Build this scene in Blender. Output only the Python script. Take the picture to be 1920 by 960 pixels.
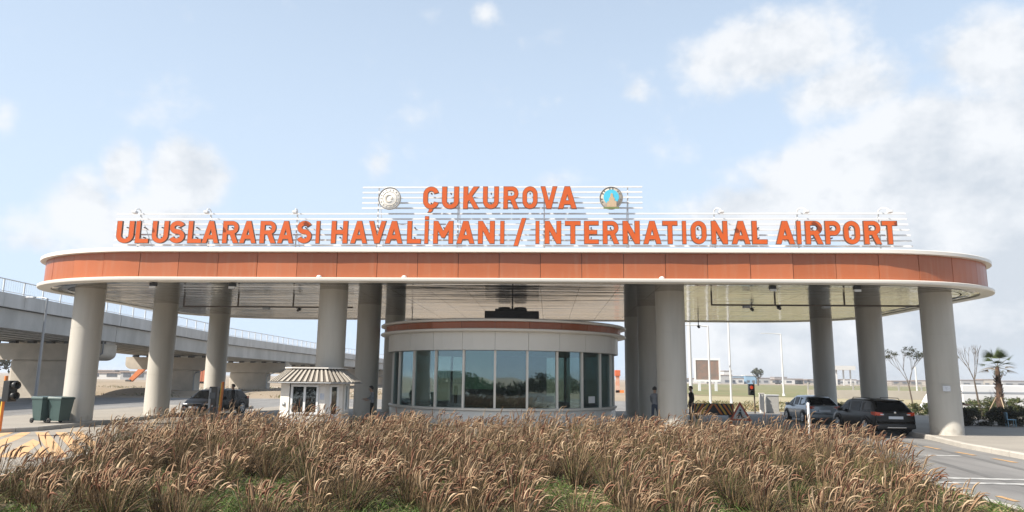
import bpy, bmesh, math, random
import numpy as np
from mathutils import Vector, Matrix
R = math.radians
random.seed(7); rng = np.random.default_rng(7)
scene = bpy.context.scene
for o in list(bpy.data.objects): bpy.data.objects.remove(o)

# ---------------------------------------------------------------- camera
CAM_H = 2.2
yaw, pitch, roll, FPX = R(3.038), R(9.828), R(0.663), 1320.17
fw = Vector((-math.sin(yaw)*math.cos(pitch), math.cos(yaw)*math.cos(pitch), math.sin(pitch)))
rt = Vector((math.cos(yaw), math.sin(yaw), 0)); up = rt.cross(fw)
rt2 = rt*math.cos(roll)+up*math.sin(roll); up2 = -rt*math.sin(roll)+up*math.cos(roll)
cd = bpy.data.cameras.new('camera'); cam = bpy.data.objects.new('camera', cd)
scene.collection.objects.link(cam)
m3 = Matrix((rt2, up2, -fw)).transposed()
cam.matrix_world = Matrix.Translation((0, 0, CAM_H)) @ m3.to_4x4()
cd.sensor_width = 36; cd.lens = 36*FPX/1920; cd.clip_end = 20000; cd.clip_start = 0.1
scene.camera = cam
scene.render.resolution_x = 1024; scene.render.resolution_y = 512

# ---------------------------------------------------------------- sun, sky, exposure
SUN_PHI, SUN_EL = R(60), R(44)        # azimuth: left of straight-behind-the-camera
sdir = Vector((-math.sin(SUN_PHI)*math.cos(SUN_EL), -math.cos(SUN_PHI)*math.cos(SUN_EL), math.sin(SUN_EL)))
sl = bpy.data.lights.new('sun', 'SUN'); sl.energy = 5.0; sl.angle = R(0.6); sl.color = (1.0, 0.93, 0.83)
so = bpy.data.objects.new('sun', sl); scene.collection.objects.link(so)
so.rotation_euler = sdir.to_track_quat('Z', 'Y').to_euler(); so.location = sdir*60
scene.view_settings.view_transform = 'Standard'; scene.view_settings.look = 'None'
scene.view_settings.exposure = 0.92; scene.view_settings.gamma = 1.0
scene.view_settings.use_curve_mapping = False

def px_dir(px, py):
    d = fw + rt2*((px-960)/FPX) + up2*((480-py)/FPX)
    return math.atan2(d.x, d.y), math.atan2(d.z, math.hypot(d.x, d.y))

world = bpy.data.worlds.new('World'); scene.world = world; world.use_nodes = True
W = world.node_tree; W.nodes.clear()
def wn(t, **k):
    n = W.nodes.new(t)
    for a, b in k.items(): setattr(n, a, b)
    return n
def wm(op, a, b=None, c=None, clamp=False):
    n = wn('ShaderNodeMath', operation=op, use_clamp=clamp)
    for i, v in enumerate((a, b, c)):
        if v is None: continue
        if isinstance(v, (int, float)): n.inputs[i].default_value = v
        else: W.links.new(v, n.inputs[i])
    return n.outputs[0]
def wmix(fac, a, b):
    n = wn('ShaderNodeMix', data_type='RGBA')
    for s, v in (('Factor', fac), ('A', a), ('B', b)):
        i = [q for q in n.inputs if q.name == s and (q.type == 'RGBA' or s == 'Factor')][0]
        if isinstance(v, (int, float, tuple)): i.default_value = v
        else: W.links.new(v, i)
    return [q for q in n.outputs if q.type == 'RGBA'][0]
def wnoise(vec, scale, detail, rough=.55):
    n = wn('ShaderNodeTexNoise'); n.inputs['Scale'].default_value = scale
    n.inputs['Detail'].default_value = detail; n.inputs['Roughness'].default_value = rough
    W.links.new(vec, n.inputs['Vector']); return n.outputs['Fac']
sky = wn('ShaderNodeTexSky', sky_type='NISHITA', sun_disc=False)
sky.sun_elevation = SUN_EL; sky.sun_rotation = math.pi+SUN_PHI
sky.altitude = 0; sky.air_density = 1.0; sky.dust_density = 3.0; sky.ozone_density = 1.0
tc = wn('ShaderNodeTexCoord'); sep = wn('ShaderNodeSeparateXYZ')
W.links.new(tc.outputs['Generated'], sep.inputs[0])
X, Y, Z = sep.outputs
az = wm('ARCTAN2', X, Y); el = wm('ARCSINE', Z)
comb = wn('ShaderNodeCombineXYZ'); W.links.new(az, comb.inputs[0]); W.links.new(wm('MULTIPLY', el, 1.25), comb.inputs[1])
P = comb.outputs[0]
n1 = wnoise(P, 8.0, 11, .60); n2 = wnoise(P, 3.2, 4, .5); n3 = wnoise(P, 26.0, 5, .6)
# clouds that stand in the view: (px, py, half width, half height, weight)
CL = [(160, 380, 100, 95, 1.1), (228, 322, 58, 80, 1.2), (355, 335, 105, 98, 1.4), (280, 425, 250, 95, 1.0),
      (1430, 105, 215, 100, 1.1), (1560, 175, 210, 90, .85), (1850, 110, 170, 130, 1.0), (1800, 330, 360, 215, 1.7),
      (1590, 330, 290, 125, 1.5), (1430, 390, 210, 75, 1.1), (1900, 480, 400, 300, 1.6), (912, 27, 42, 34, .5), (705, 312, 50, 52, .6),
      (800, 27, 60, 30, .35), (10, 215, 60, 75, .5), (1190, 175, 70, 45, .45), (60, 450, 140, 60, .5), (1030, 340, 60, 30, .5),
      (1560, 640, 600, 150, 1.4), (1750, 230, 190, 90, 1.0)]
mx = None
for (a, b, hw, hh, wt) in CL:
    A, E_ = px_dir(a, b)
    A2, _ = px_dir(a+hw*.5, b); A1, _ = px_dir(a-hw*.5, b); _, E2 = px_dir(a, b-hh*.5); _, E1 = px_dir(a, b+hh*.5)
    dx = wm('DIVIDE', wm('SUBTRACT', az, A), A2-A1); dy = wm('DIVIDE', wm('SUBTRACT', el, E_), E2-E1)
    d = wm('SQRT', wm('ADD', wm('MULTIPLY', dx, dx), wm('MULTIPLY', dy, dy)))
    v = wm('MULTIPLY', wm('SUBTRACT', 1.0, d, clamp=False), wt)
    mx = v if mx is None else wm('SMOOTH_MAX', mx, v, .25)
# scattered fair-weather cloud elsewhere in the sky
elsewhere = wm('MULTIPLY', wm('SUBTRACT', n2, .62), 2.2)
out = wm('GREATER_THAN', wm('ABSOLUTE', az), 0.75)
mx = wm('MAXIMUM', mx, wm('MULTIPLY', elsewhere, out))
dens = wm('ADD', mx, wm('ADD', wm('MULTIPLY', wm('SUBTRACT', n1, .5), 1.75), wm('MULTIPLY', wm('SUBTRACT', n3, .5), .35)))
mr = wn('ShaderNodeMapRange', interpolation_type='SMOOTHSTEP')
W.links.new(dens, mr.inputs[0]); mr.inputs[1].default_value = .06; mr.inputs[2].default_value = .66
cover = wm('MULTIPLY', mr.outputs[0], .88)
# hazy air: the clear sky pales towards the horizon
hz = wn('ShaderNodeMapRange', interpolation_type='SMOOTHSTEP'); W.links.new(el, hz.inputs[0])
hz.inputs[1].default_value = R(64); hz.inputs[2].default_value = R(-4); hz.inputs[3].default_value = .30; hz.inputs[4].default_value = 1.0
SKYMUL = .076
skyc = wn('ShaderNodeVectorMath', operation='SCALE'); W.links.new(sky.outputs[0], skyc.inputs[0]); skyc.inputs['Scale'].default_value = 1.0
HAZE = (5.15, 6.25, 7.65, 1); CLW = (6.75, 6.85, 7.0, 1); CLG = (4.75, 5.1, 5.55, 1)
base = wmix(hz.outputs[0], skyc.outputs[0], HAZE)
va = wn('ShaderNodeVectorMath', operation='ADD'); W.links.new(P, va.inputs[0]); va.inputs[1].default_value = (-.022, .034, 0)
n1b = wnoise(va.outputs[0], 8.0, 6, .6); va2 = wn('ShaderNodeVectorMath', operation='ADD'); W.links.new(P, va2.inputs[0]); va2.inputs[1].default_value = (-.06, .10, 0)
n1c = wnoise(va2.outputs[0], 8.0, 4, .6)
# sun-facing puffs are bright, undersides grey: density falls off towards the light
lit = wm('ADD', wm('MULTIPLY', wm('SUBTRACT', n1, n1b), 2.6), wm('MULTIPLY', wm('SUBTRACT', n1, n1c), 1.3))
rgt = wn('ShaderNodeMapRange', interpolation_type='SMOOTHSTEP'); W.links.new(wm('SUBTRACT', az, wm('MULTIPLY', el, .9)), rgt.inputs[0])
rgt.inputs[1].default_value = .12; rgt.inputs[2].default_value = .55; rgt.inputs[3].default_value = .85; rgt.inputs[4].default_value = .10
shade = wn('ShaderNodeMapRange'); W.links.new(wm('ADD', lit, rgt.outputs[0]), shade.inputs[0])
shade.inputs[1].default_value = 0.; shade.inputs[2].default_value = 1.; shade.inputs[3].default_value = 0.; shade.inputs[4].default_value = 1.0
cloudc = wmix(shade.outputs[0], CLG, CLW)
col = wmix(cover, base, cloudc)
bg = wn('ShaderNodeBackground'); bg.inputs[1].default_value = SKYMUL
W.links.new(col, bg.inputs[0])
wo = wn('ShaderNodeOutputWorld'); W.links.new(bg.outputs[0], wo.inputs[0])

# ---------------------------------------------------------------- materials
MATS = {}; ALB = .80      # keeps the paint, concrete and soil values at real-world reflectance
def mat(name, col, rough=.6, metal=0., var=.0, vscale=3., bump=0., bscale=40., col2=None, spec=.5, stretch=None, coat=0.):
    """principled material whose colour wanders between col and col2 with noise"""
    if name in MATS: return MATS[name]
    m = bpy.data.materials.new(name); m.use_nodes = True; t = m.node_tree; b = t.nodes['Principled BSDF']
    b.inputs['Roughness'].default_value = rough; b.inputs['Metallic'].default_value = metal
    b.inputs['Specular IOR Level'].default_value = spec
    if coat: b.inputs['Coat Weight'].default_value = coat; b.inputs['Coat Roughness'].default_value = .05
    col = tuple(x*ALB for x in col); col2 = tuple(x*ALB for x in col2) if col2 else None
    c = (*col, 1)
    tcn = t.nodes.new('ShaderNodeTexCoord'); mp = t.nodes.new('ShaderNodeMapping')
    t.links.new(tcn.outputs['Object'], mp.inputs[0])
    if stretch: mp.inputs['Scale'].default_value = stretch
    if var or col2:
        n = t.nodes.new('ShaderNodeTexNoise'); n.inputs['Scale'].default_value = vscale; n.inputs['Detail'].default_value = 6
        n.inputs['Roughness'].default_value = .6
        t.links.new(mp.outputs[0], n.inputs['Vector'])
        r = t.nodes.new('ShaderNodeValToRGB')
        k = col2 if col2 else tuple(x*(1-var) for x in col)
        r.color_ramp.elements[0].color = (*k, 1); r.color_ramp.elements[1].color = c
        r.color_ramp.elements[0].position = .32; r.color_ramp.elements[1].position = .66
        t.links.new(n.outputs['Fac'], r.inputs[0]); t.links.new(r.outputs[0], b.inputs['Base Color'])
    else: b.inputs['Base Color'].default_value = c
    if bump:
        n = t.nodes.new('ShaderNodeTexNoise'); n.inputs['Scale'].default_value = bscale; n.inputs['Detail'].default_value = 4
        t.links.new(mp.outputs[0], n.inputs['Vector'])
        bn = t.nodes.new('ShaderNodeBump'); bn.inputs['Strength'].default_value = bump; bn.inputs['Distance'].default_value = .02
        t.links.new(n.outputs['Fac'], bn.inputs['Height']); t.links.new(bn.outputs[0], b.inputs['Normal'])
    MATS[name] = m; return m
def emit_mat(name, col, s):
    m = bpy.data.materials.new(name); m.use_nodes = True; b = m.node_tree.nodes['Principled BSDF']
    b.inputs['Base Color'].default_value = (*col, 1); b.inputs['Emission Color'].default_value = (*col, 1); b.inputs['Emission Strength'].default_value = s
    return m
def glass_mat(name, tint, refl=.3, rtint=(.8, .9, .95)):
    m = bpy.data.materials.new(name); m.use_nodes = True; t = m.node_tree; t.nodes.clear()
    o = t.nodes.new('ShaderNodeOutputMaterial'); mx_ = t.nodes.new('ShaderNodeMixShader')
    g = t.nodes.new('ShaderNodeBsdfGlossy'); g.inputs['Roughness'].default_value = .015; g.inputs['Color'].default_value = (*rtint, 1)
    tr = t.nodes.new('ShaderNodeBsdfTransparent'); tr.inputs['Color'].default_value = (*tint, 1)
    lw = t.nodes.new('ShaderNodeLayerWeight'); lw.inputs['Blend'].default_value = .35
    a = t.nodes.new('ShaderNodeMath'); a.operation = 'MULTIPLY_ADD'; a.inputs[1].default_value = .6; a.inputs[2].default_value = refl; a.use_clamp = True
    n = t.nodes.new('ShaderNodeTexNoise'); n.inputs['Scale'].default_value = .7; n.inputs['Detail'].default_value = 1
    bn = t.nodes.new('ShaderNodeBump'); bn.inputs['Strength'].default_value = .06; bn.inputs['Distance'].default_value = .05
    tcn = t.nodes.new('ShaderNodeTexCoord'); t.links.new(tcn.outputs['Object'], n.inputs['Vector'])
    t.links.new(n.outputs['Fac'], bn.inputs['Height']); t.links.new(bn.outputs[0], g.inputs['Normal'])
    t.links.new(lw.outputs['Fresnel'], a.inputs[0]); t.links.new(a.outputs[0], mx_.inputs[0])
    t.links.new(tr.outputs[0], mx_.inputs[1]); t.links.new(g.outputs[0], mx_.inputs[2]); t.links.new(mx_.outputs[0], o.inputs[0])
    return m
def vcol_mat(name, rough=.7, sub=.0, trans=.25):
    m = bpy.data.materials.new(name); m.use_nodes = True; t = m.node_tree; b = t.nodes['Principled BSDF']
    b.inputs['Roughness'].default_value = rough; b.inputs['Specular IOR Level'].default_value = .25
    a = t.nodes.new('ShaderNodeVertexColor'); a.layer_name = 'Col'
    t.links.new(a.outputs[0], b.inputs['Base Color'])
    if trans:
        tl = t.nodes.new('ShaderNodeBsdfTranslucent'); t.links.new(a.outputs[0], tl.inputs[0])
        ms = t.nodes.new('ShaderNodeMixShader'); ms.inputs[0].default_value = trans
        o = t.nodes['Material Output']; t.links.new(b.outputs[0], ms.inputs[1]); t.links.new(tl.outputs[0], ms.inputs[2]); t.links.new(ms.outputs[0], o.inputs[0])
    return m

# ---------------------------------------------------------------- mesh helpers
class MB:
    def __init__(s): s.v = []; s.f = []; s.m = []; s.sm = []
    def add(s, vs, fs, mi=0, smooth=False):
        k = len(s.v); s.v += [tuple(v) for v in vs]; s.f += [tuple(i+k for i in f) for f in fs]
        s.m += [mi]*len(fs); s.sm += [smooth]*len(fs); return s
    def box(s, x0, x1, y0, y1, z0, z1, mi=0, M=None):
        vs = [Vector(p) for p in ((x0, y0, z0), (x1, y0, z0), (x1, y1, z0), (x0, y1, z0), (x0, y0, z1), (x1, y0, z1), (x1, y1, z1), (x0, y1, z1))]
        if M: vs = [M @ v for v in vs]
        return s.add(vs, [(0, 3, 2, 1), (4, 5, 6, 7), (0, 1, 5, 4), (1, 2, 6, 5), (2, 3, 7, 6), (3, 0, 4, 7)], mi)
    def bbox(s, x0, x1, y0, y1, z0, z1, b=.02, mi=0, M=None):
        """box with chamfered edges"""
        bm = bmesh.new(); bmesh.ops.create_cube(bm, size=1)
        for v in bm.verts: v.co = Vector(((x0+x1)/2+v.co.x*(x1-x0), (y0+y1)/2+v.co.y*(y1-y0), (z0+z1)/2+v.co.z*(z1-z0)))
        bmesh.ops.bevel(bm, geom=bm.edges[:], offset=b, segments=2, affect='EDGES', profile=.6)
        bm.verts.index_update(); vs = [M @ v.co if M else v.co.copy() for v in bm.verts]
        s.add(vs, [[v.index for v in f.verts] for f in bm.faces], mi); bm.free(); return s
    def prism(s, poly, z0, z1, mi=0, M=None):
        """poly CCW in xy"""
        n = len(poly); vs = [Vector((p[0], p[1], z0)) for p in poly]+[Vector((p[0], p[1], z1)) for p in poly]
        if M: vs = [M @ v for v in vs]
        fs = [tuple(range(n-1, -1, -1)), tuple(range(n, 2*n))]+[(i, (i+1) % n, n+(i+1) % n, n+i) for i in range(n)]
        return s.add(vs, fs, mi)
    def tube(s, pts, r, n=8, mi=0, smooth=True, caps=True):
        pts = [Vector(p) for p in pts]; rs = r if isinstance(r, (list, tuple)) else [r]*len(pts)
        vs = []; fs = []; ref = None
        for i, p in enumerate(pts):
            d = (pts[min(i+1, len(pts)-1)]-pts[max(i-1, 0)]).normalized()
            if ref is None: ref = Vector((0, 0, 1)) if abs(d.z) < .9 else Vector((1, 0, 0))
            a = d.cross(ref).normalized(); b = a.cross(d); ref = b
            for k in range(n):
                t = 2*math.pi*k/n; vs.append(p+(a*math.cos(t)+b*math.sin(t))*rs[i])
        for i in range(len(pts)-1):
            for k in range(n):
                fs.append((i*n+k, i*n+(k+1) % n, (i+1)*n+(k+1) % n, (i+1)*n+k))
        s.add(vs, fs, mi, smooth)
        if caps:
            e = len(pts)-1; s.add(vs[:n], [tuple(range(n))], mi); s.add(vs[e*n:], [tuple(range(n-1, -1, -1))], mi)
        return s
    def lathe(s, prof, n=32, M=None, mi=0, smooth=True):
        """prof: list of (r, z)"""
        vs = []; fs = []
        for r, z in prof:
            for k in range(n):
                t = 2*math.pi*k/n; v = Vector((r*math.cos(t), r*math.sin(t), z)); vs.append(M @ v if M else v)
        for i in range(len(prof)-1):
            for k in range(n): fs.append((i*n+k, i*n+(k+1) % n, (i+1)*n+(k+1) % n, (i+1)*n+k))
        return s.add(vs, fs, mi, smooth)
    def quad(s, a, b, c, d, mi=0): return s.add([a, b, c, d], [(0, 1, 2, 3)], mi)
    def mesh(s, name, mats):
        me = bpy.data.meshes.new(name); me.from_pydata(s.v, [], s.f); me.update()
        for m in (mats if isinstance(mats, (list, tuple)) else [mats]): me.materials.append(m)
        me.polygons.foreach_set('material_index', s.m); me.polygons.foreach_set('use_smooth', s.sm)
        return me
    def build(s, name, mats, parent=None, **k): return link(name, s.mesh(name, mats), parent, **k)
def link(name, me, parent=None, loc=None, rz=None, **k):
    o = bpy.data.objects.new(name, me); scene.collection.objects.link(o)
    if parent is not None: o.parent = parent
    if loc is not None: o.location = loc
    if rz is not None: o.rotation_euler = (0, 0, rz)
    for a, b in k.items(): o[a] = b
    return o
def thing(name, label, cat, loc=(0, 0, 0), rz=0, group=None):
    o = link(name, None, None, loc, rz, label=label, category=cat)
    o.empty_display_size = .3
    if group: o['group'] = group
    return o
def tag(o, label, cat, group=None):
    o['label'] = label; o['category'] = cat
    if group: o['group'] = group
    return o
def copy_tree(o, parent=None):
    c = o.copy(); scene.collection.objects.link(c); c.parent = parent
    for ch in list(o.children): copy_tree(ch, c)
    return c
def arc(cx, cy, rx, ry, a0, a1, n):
    return [(cx+rx*math.cos(R(a0+(a1-a0)*i/n)), cy+ry*math.sin(R(a0+(a1-a0)*i/n))) for i in range(n+1)]
def sharp(o, ang=35):
    o.data.polygons.foreach_set('use_smooth', [True]*len(o.data.polygons)); o.data.set_sharp_from_angle(angle=R(ang)); return o

concrete = mat('concrete_column', (.55, .52, .46), .5, col2=(.455, .425, .37), vscale=1.6, bump=.12, bscale=18, stretch=(1, 1, .12))
t = concrete.node_tree; bsd = t.nodes['Principled BSDF']; src = bsd.inputs['Base Color'].links[0].from_socket
tcx = t.nodes.new('ShaderNodeTexCoord'); sx_ = t.nodes.new('ShaderNodeSeparateXYZ'); t.links.new(tcx.outputs['Object'], sx_.inputs[0])
nzx = t.nodes.new('ShaderNodeTexNoise'); nzx.inputs['Scale'].default_value = 3.5; nzx.inputs['Detail'].default_value = 8; t.links.new(tcx.outputs['Object'], nzx.inputs['Vector'])
ad = t.nodes.new('ShaderNodeMath'); ad.operation = 'MULTIPLY_ADD'; ad.inputs[1].default_value = 1.6; ad.inputs[2].default_value = -.55; t.links.new(nzx.outputs['Fac'], ad.inputs[0])
sb = t.nodes.new('ShaderNodeMath'); sb.operation = 'SUBTRACT'; t.links.new(ad.outputs[0], sb.inputs[0]); t.links.new(sx_.outputs[2], sb.inputs[1])
rg = t.nodes.new('ShaderNodeMapRange'); rg.inputs[1].default_value = -.15; rg.inputs[2].default_value = .25; rg.inputs[4].default_value = .55; t.links.new(sb.outputs[0], rg.inputs[0])
mg = t.nodes.new('ShaderNodeMix'); mg.data_type = 'RGBA'; t.links.new(rg.outputs[0], mg.inputs[0]); t.links.new(src, mg.inputs[6]); mg.inputs[7].default_value = (.20, .165, .125, 1); t.links.new(mg.outputs[2], bsd.inputs['Base Color'])   # mud splashed on the foot
white_trim = mat('white_trim', (.85, .80, .72), .35, var=.05, vscale=.8)
grey_panel = mat('grey_panel', (.84, .81, .745), .38, var=.05, vscale=1.2)
white_paint = mat('white_paint', (.8, .8, .78), .4, var=.04)
steel_white = mat('steel_white', (.84, .84, .83), .35)
dark_metal = mat('dark_metal', (.045, .04, .035), .45, var=.2)
black_plastic = mat('black_plastic', (.018, .018, .018), .4)
rubber = mat('rubber', (.02, .02, .02), .8)
brown_steel = mat('brown_steel', (.10, .075, .055), .5, var=.2)
grey_steel = mat('grey_steel', (.36, .37, .38), .4, metal=.5, var=.1)
galv = mat('galvanised', (.78, .79, .80), .5, metal=.15, var=.1)
# ================================================================ the ground
dirt = mat('dirt', (.35, .27, .19), .9, col2=(.25, .20, .135), vscale=.06, bump=.3, bscale=2)
asphalt = mat('asphalt', (.245, .238, .228), .8, col2=(.155, .151, .146), vscale=1.1, bump=.25, bscale=60, stretch=(1, .13, 1))
paving = mat('paving_concrete', (.34, .31, .265), .8, col2=(.28, .255, .22), vscale=.5, bump=.2, bscale=50)
kerbm = mat('kerb_concrete', (.50, .47, .42), .75, var=.18, vscale=2.5)
soil = mat('bed_soil', (.13, .095, .06), .95, col2=(.07, .06, .035), vscale=1.5, bump=.6, bscale=14)
fieldm = mat('field_green', (.14, .165, .055), .9, col2=(.22, .18, .085), vscale=.035, bump=.3, bscale=1)
road_white = mat('road_white_paint', (.56, .56, .54), .75, col2=(.24, .24, .235), vscale=3.5)
road_yellow = mat('road_yellow_paint', (.72, .42, .19), .7, col2=(.55, .36, .20), vscale=2.2)
road_orange = mat('road_orange_paint', (.66, .36, .13), .75, col2=(.28, .22, .14), vscale=3.5)

def sheet(name, pts, z, m, parent=None):
    b = MB(); b.add([(x, y, z) for x, y in pts], [tuple(range(len(pts)))]); o = b.build(name, m, parent)
    if parent is None: o['kind'] = 'structure'
    return o
sheet('ground', [(-4000, -1500), (4000, -1500), (4000, 6000), (-4000, 6000)], -0.012, dirt)
road = sheet('road', [(-75, -60), (60, -60), (45, 20), (34, 62), (8, 74), (-32, 66), (-75, 58)], 0.0, asphalt)
# pale concrete apron under and before the canopy
sheet('apron', [(-19.4, 12), (9.8, 27.2), (9.8, 48), (-19.4, 52)], 0.005, paving)
sheet('field', [(22, 104), (60, 100), (420, 130), (700, 380), (70, 400), (24, 150)], 0.02, fieldm)
sheet('site_track', [(-70, 68), (-28, 74), (-14, 130), (-60, 140)], 0.004, mat('track_dust', (.47, .42, .35), .9, col2=(.38, .34, .29), vscale=.15))
sheet('dry_verge', [(10.6, 52), (36, 56), (90, 72), (150, 104), (60, 99), (21, 103), (12, 80)], 0.012, mat('dry_verge', (.40, .33, .22), .95, col2=(.27, .26, .13), vscale=.5, bump=.4, bscale=5))

# gentle earth banks under the viaduct
def bank(name, cx, cy, lx, ly, h, m, seed):
    r = np.random.default_rng(seed); nx, ny = 26, 12; b = MB(); vs = []; fs = []
    ph = r.uniform(0, 6, 6)
    for j in range(ny+1):
        for i in range(nx+1):
            u, v = i/nx*2-1, j/ny*2-1
            e = max(0, 1-u*u)**.6*max(0, 1-v*v)
            z = h*e*(.75+.25*math.sin(u*6+ph[0])*math.cos(v*3+ph[1])+.15*math.sin(u*17+ph[2]))-.05
            vs.append((cx+u*lx, cy+v*ly, z))
    for j in range(ny):
        for i in range(nx): a = j*(nx+1)+i; fs.append((a, a+1, a+nx+2, a+nx+1))
    b.add(vs, fs, 0, True); o = b.build(name, m); o['kind'] = 'structure'; return o
bank('earth_bank', -46, 78, 22, 7, .8, dirt, 1); bank('earth_bank', -30, 100, 16, 6, .55, dirt, 2); bank('earth_bank', -62, 66, 12, 5, .6, dirt, 3)
bank('earth_bank', -90, 125, 40, 8, 1.0, dirt, 5)

# ---------------------------------------------------------------- kerbed islands
def island(name, poly, h, m, kerb_w=.16, klen=1.0, kerbs=True):
    """poly CCW; a raised slab with a run of kerb stones round it"""
    n = len(poly); P2 = [Vector(p) for p in poly]
    def off(d):
        o = []
        for i in range(n):
            a, b, c = P2[i-1], P2[i], P2[(i+1) % n]
            n1_ = Vector(((b-a).y, -(b-a).x)).normalized(); n2_ = Vector(((c-b).y, -(c-b).x)).normalized()
            k = (n1_+n2_); k = k/max(.25, k.dot(n1_)); o.append(b+k*d)
        return o
    inn = off(-kerb_w-.006)
    b = MB(); b.prism([(p.x, p.y) for p in inn], -.05, h-.012); o = b.build(name, m); o['kind'] = 'structure'
    if kerbs:
        out, i2 = P2, off(-kerb_w)
        for i in range(n):
            a, c = out[i], out[(i+1) % n]; a2, c2 = i2[i], i2[(i+1) % n]
            L = (c-a).length; k = max(1, round(L/klen)); g = .008/L
            for j in range(k):
                t0, t1 = j/k+g, (j+1)/k-g
                q = [a.lerp(c, t0), a.lerp(c, t1), a2.lerp(c2, t1), a2.lerp(c2, t0)]
                kb = MB(); dz = random.uniform(-.004, .004)
                lo = [(v.x, v.y, -.02) for v in q]; hi = [(v.x, v.y, h+dz) for v in q]
                bev = .03
                nrm = (a-a2).normalized()
                hi0 = [(q[0].x-nrm.x*bev, q[0].y-nrm.y*bev, h+dz), (q[1].x-nrm.x*bev, q[1].y-nrm.y*bev, h+dz)]
                md = [(q[0].x, q[0].y, h+dz-bev), (q[1].x, q[1].y, h+dz-bev)]
                vs = lo+md+hi0+hi[2:]
                kb.add(vs, [(0, 1, 5, 4), (4, 5, 7, 6), (6, 7, 8, 9), (1, 2, 8, 7, 5), (2, 3, 9, 8), (3, 0, 4, 6, 9), (3, 2, 1, 0)])
                kb.build('kerb_stone', kerbm, o)
    return o
island('pavement_left', [(-27.5, 26.2), (-24.8, 24.6), (-22.0, 24.5), (-20.2, 25.3), (-19.4, 26.6), (-19.35, 29), (-19.4, 33), (-19.62, 36), (-19.62, 47), (-25.6, 47), (-25.6, 33)], .17, paving)
island('pavement_right', [(15.15, 47), (15.2, 31.9), (14.9, 29.0), (14.3, 26), (14.0, 22), (14.3, 17), (15.6, 8), (34, 8), (34, 47)], .17, paving)
island('kiosk_island', [(-10.4, 26.2), (-8.6, 25.0), (4.5, 25.2), (6.4, 26.6), (6.6, 47), (-10.6, 47)], .16, paving)
BED = [(-10.9, 6.0), (8.0, 6.0), (8.05, 14.5), (8.6, 19), (8.9, 22.3), (7.6, 23.8), (4, 24.2), (-7, 23.9), (-11.2, 23.2), (-12.6, 21.6), (-12.2, 18.5), (-11.2, 14)]
bed = island('planting_bed', BED, .13, soil)

# painted markings
def mark(name, pts, m, parent=road, z=.009): return sheet(name, pts, z, m, parent)
def gpt(px, py):
    d = fw + rt2*((px-960)/FPX) + up2*((480-py)/FPX); t = -CAM_H/d.z; return (d.x*t, d.y*t)
# surveyed corners of the painted gore in front of the left pavement
for q in ([(66, 811), (90, 811), (128, 858), (98, 858)], [(104, 811), (124, 811), (172, 858), (146, 858)], [(136, 810), (152, 810), (196, 842), (184, 852)],
          [(40, 811), (58, 811), (34, 824), (-24, 846), (-30, 836)], [(0, 812), (26, 811), (-20, 826), (-40, 822)], [(62, 824), (76, 830), (40, 858), (-4, 858)], [(80, 836), (94, 858), (58, 858)], [(-20, 852), (0, 840), (18, 834), (-10, 862), (-34, 866)]):
    mark('chevron_stripe', [gpt(*p) for p in q][::-1], road_yellow)
# lane paint right of the planting bed
for k in range(9):
    y = 10.2+k*1.05; x = 8.35+(y-10)*.045+.25
    if k in (0, 1, 2, 3, 4): mark('edge_dash', [(x, y), (x+.13, y), (x+.16, y+.62), (x+.03, y+.62)], road_orange)
for k in range(7):
    y = 17.5+k*1.9; x = 13.35-.012*(y-17)**1.2
    mark('edge_dash', [(x-.16, y), (x, y), (x+.02, y+1.05), (x-.14, y+1.05)], road_orange)
mark('stop_line', [(8.9, 17.55), (13.6, 17.35), (13.6, 17.6), (8.9, 17.8)], road_white)
mark('stop_line', [(8.7, 16.75), (13.7, 16.55), (13.7, 16.8), (8.7, 17.0)], road_white)
mark('stop_line', [(10.2, 22.9), (12.6, 22.8), (12.6, 23.05), (10.2, 23.15)], road_white)
mark('lane_line', [(-26.4, 24), (-26.2, 24), (-26.2, 48), (-26.4, 48)], road_white)

# tar repairs and tyre marks on the lanes
tar = mat('tar_patch', (.085, .083, .08), .85, col2=(.13, .128, .122), vscale=2.5)
for q in ([(10.4, 24.6), (12.1, 24.5), (12.2, 26.6), (10.6, 26.7)], [(9.6, 13.6), (10.3, 13.5), (12.2, 15.7), (11.6, 15.9)], [(-24.9, 38), (-24.6, 40.6), (-27.9, 41.2), (-28.4, 38.4)]):
    mark('tar_patch', q, tar, z=.006)
tyre = mat('tyre_mark', (.11, .108, .105), .85, col2=(.17, .167, .162), vscale=3, stretch=(1, .2, 1))
for x_ in (10.35, 11.95): mark('tyre_mark', [(x_-.9, 8), (x_-.68, 8), (x_+.3, 18), (x_+1.9, 30.5), (x_+1.68, 30.5), (x_+.08, 18)], tyre, z=.004)
# ================================================================ the canopy
CX, CY = -2.1, 36.11; HX, HY, RCX, RCY = 20.85, 9.43, 6.8, 4.75; ZS = 5.85
def ring(d, seg=14):
    """rounded rectangle outline offset by d, CCW from the front left"""
    hx, hy, rx, ry = HX+d, HY+d, RCX+d, RCY+d; p = []
    for (sx, sy, a) in ((-1, -1, 180), (1, -1, 270), (1, 1, 0), (-1, 1, 90)):
        p += arc(CX+sx*(hx-rx), CY+sy*(hy-ry), rx, ry, a, a+90, seg)
    return p
def ring_strip(b, prof, seg=14, mi=0, smooth=True):
    """sweep a closed profile [(offset, z)] round the outline"""
    rows = [ring(d, seg) for d, z in prof]; n = len(rows[0]); k = len(prof)
    vs = [(rows[j][i][0], rows[j][i][1], prof[j][1]) for j in range(k) for i in range(n)]
    fs = [(j*n+i, j*n+(i+1) % n, ((j+1) % k)*n+(i+1) % n, ((j+1) % k)*n+i) for j in range(k) for i in range(n)]
    b.add(vs, fs, mi, smooth)
orange_panel = mat('orange_panel', (.43, .122, .042), .36, var=.08, vscale=.5)
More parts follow.
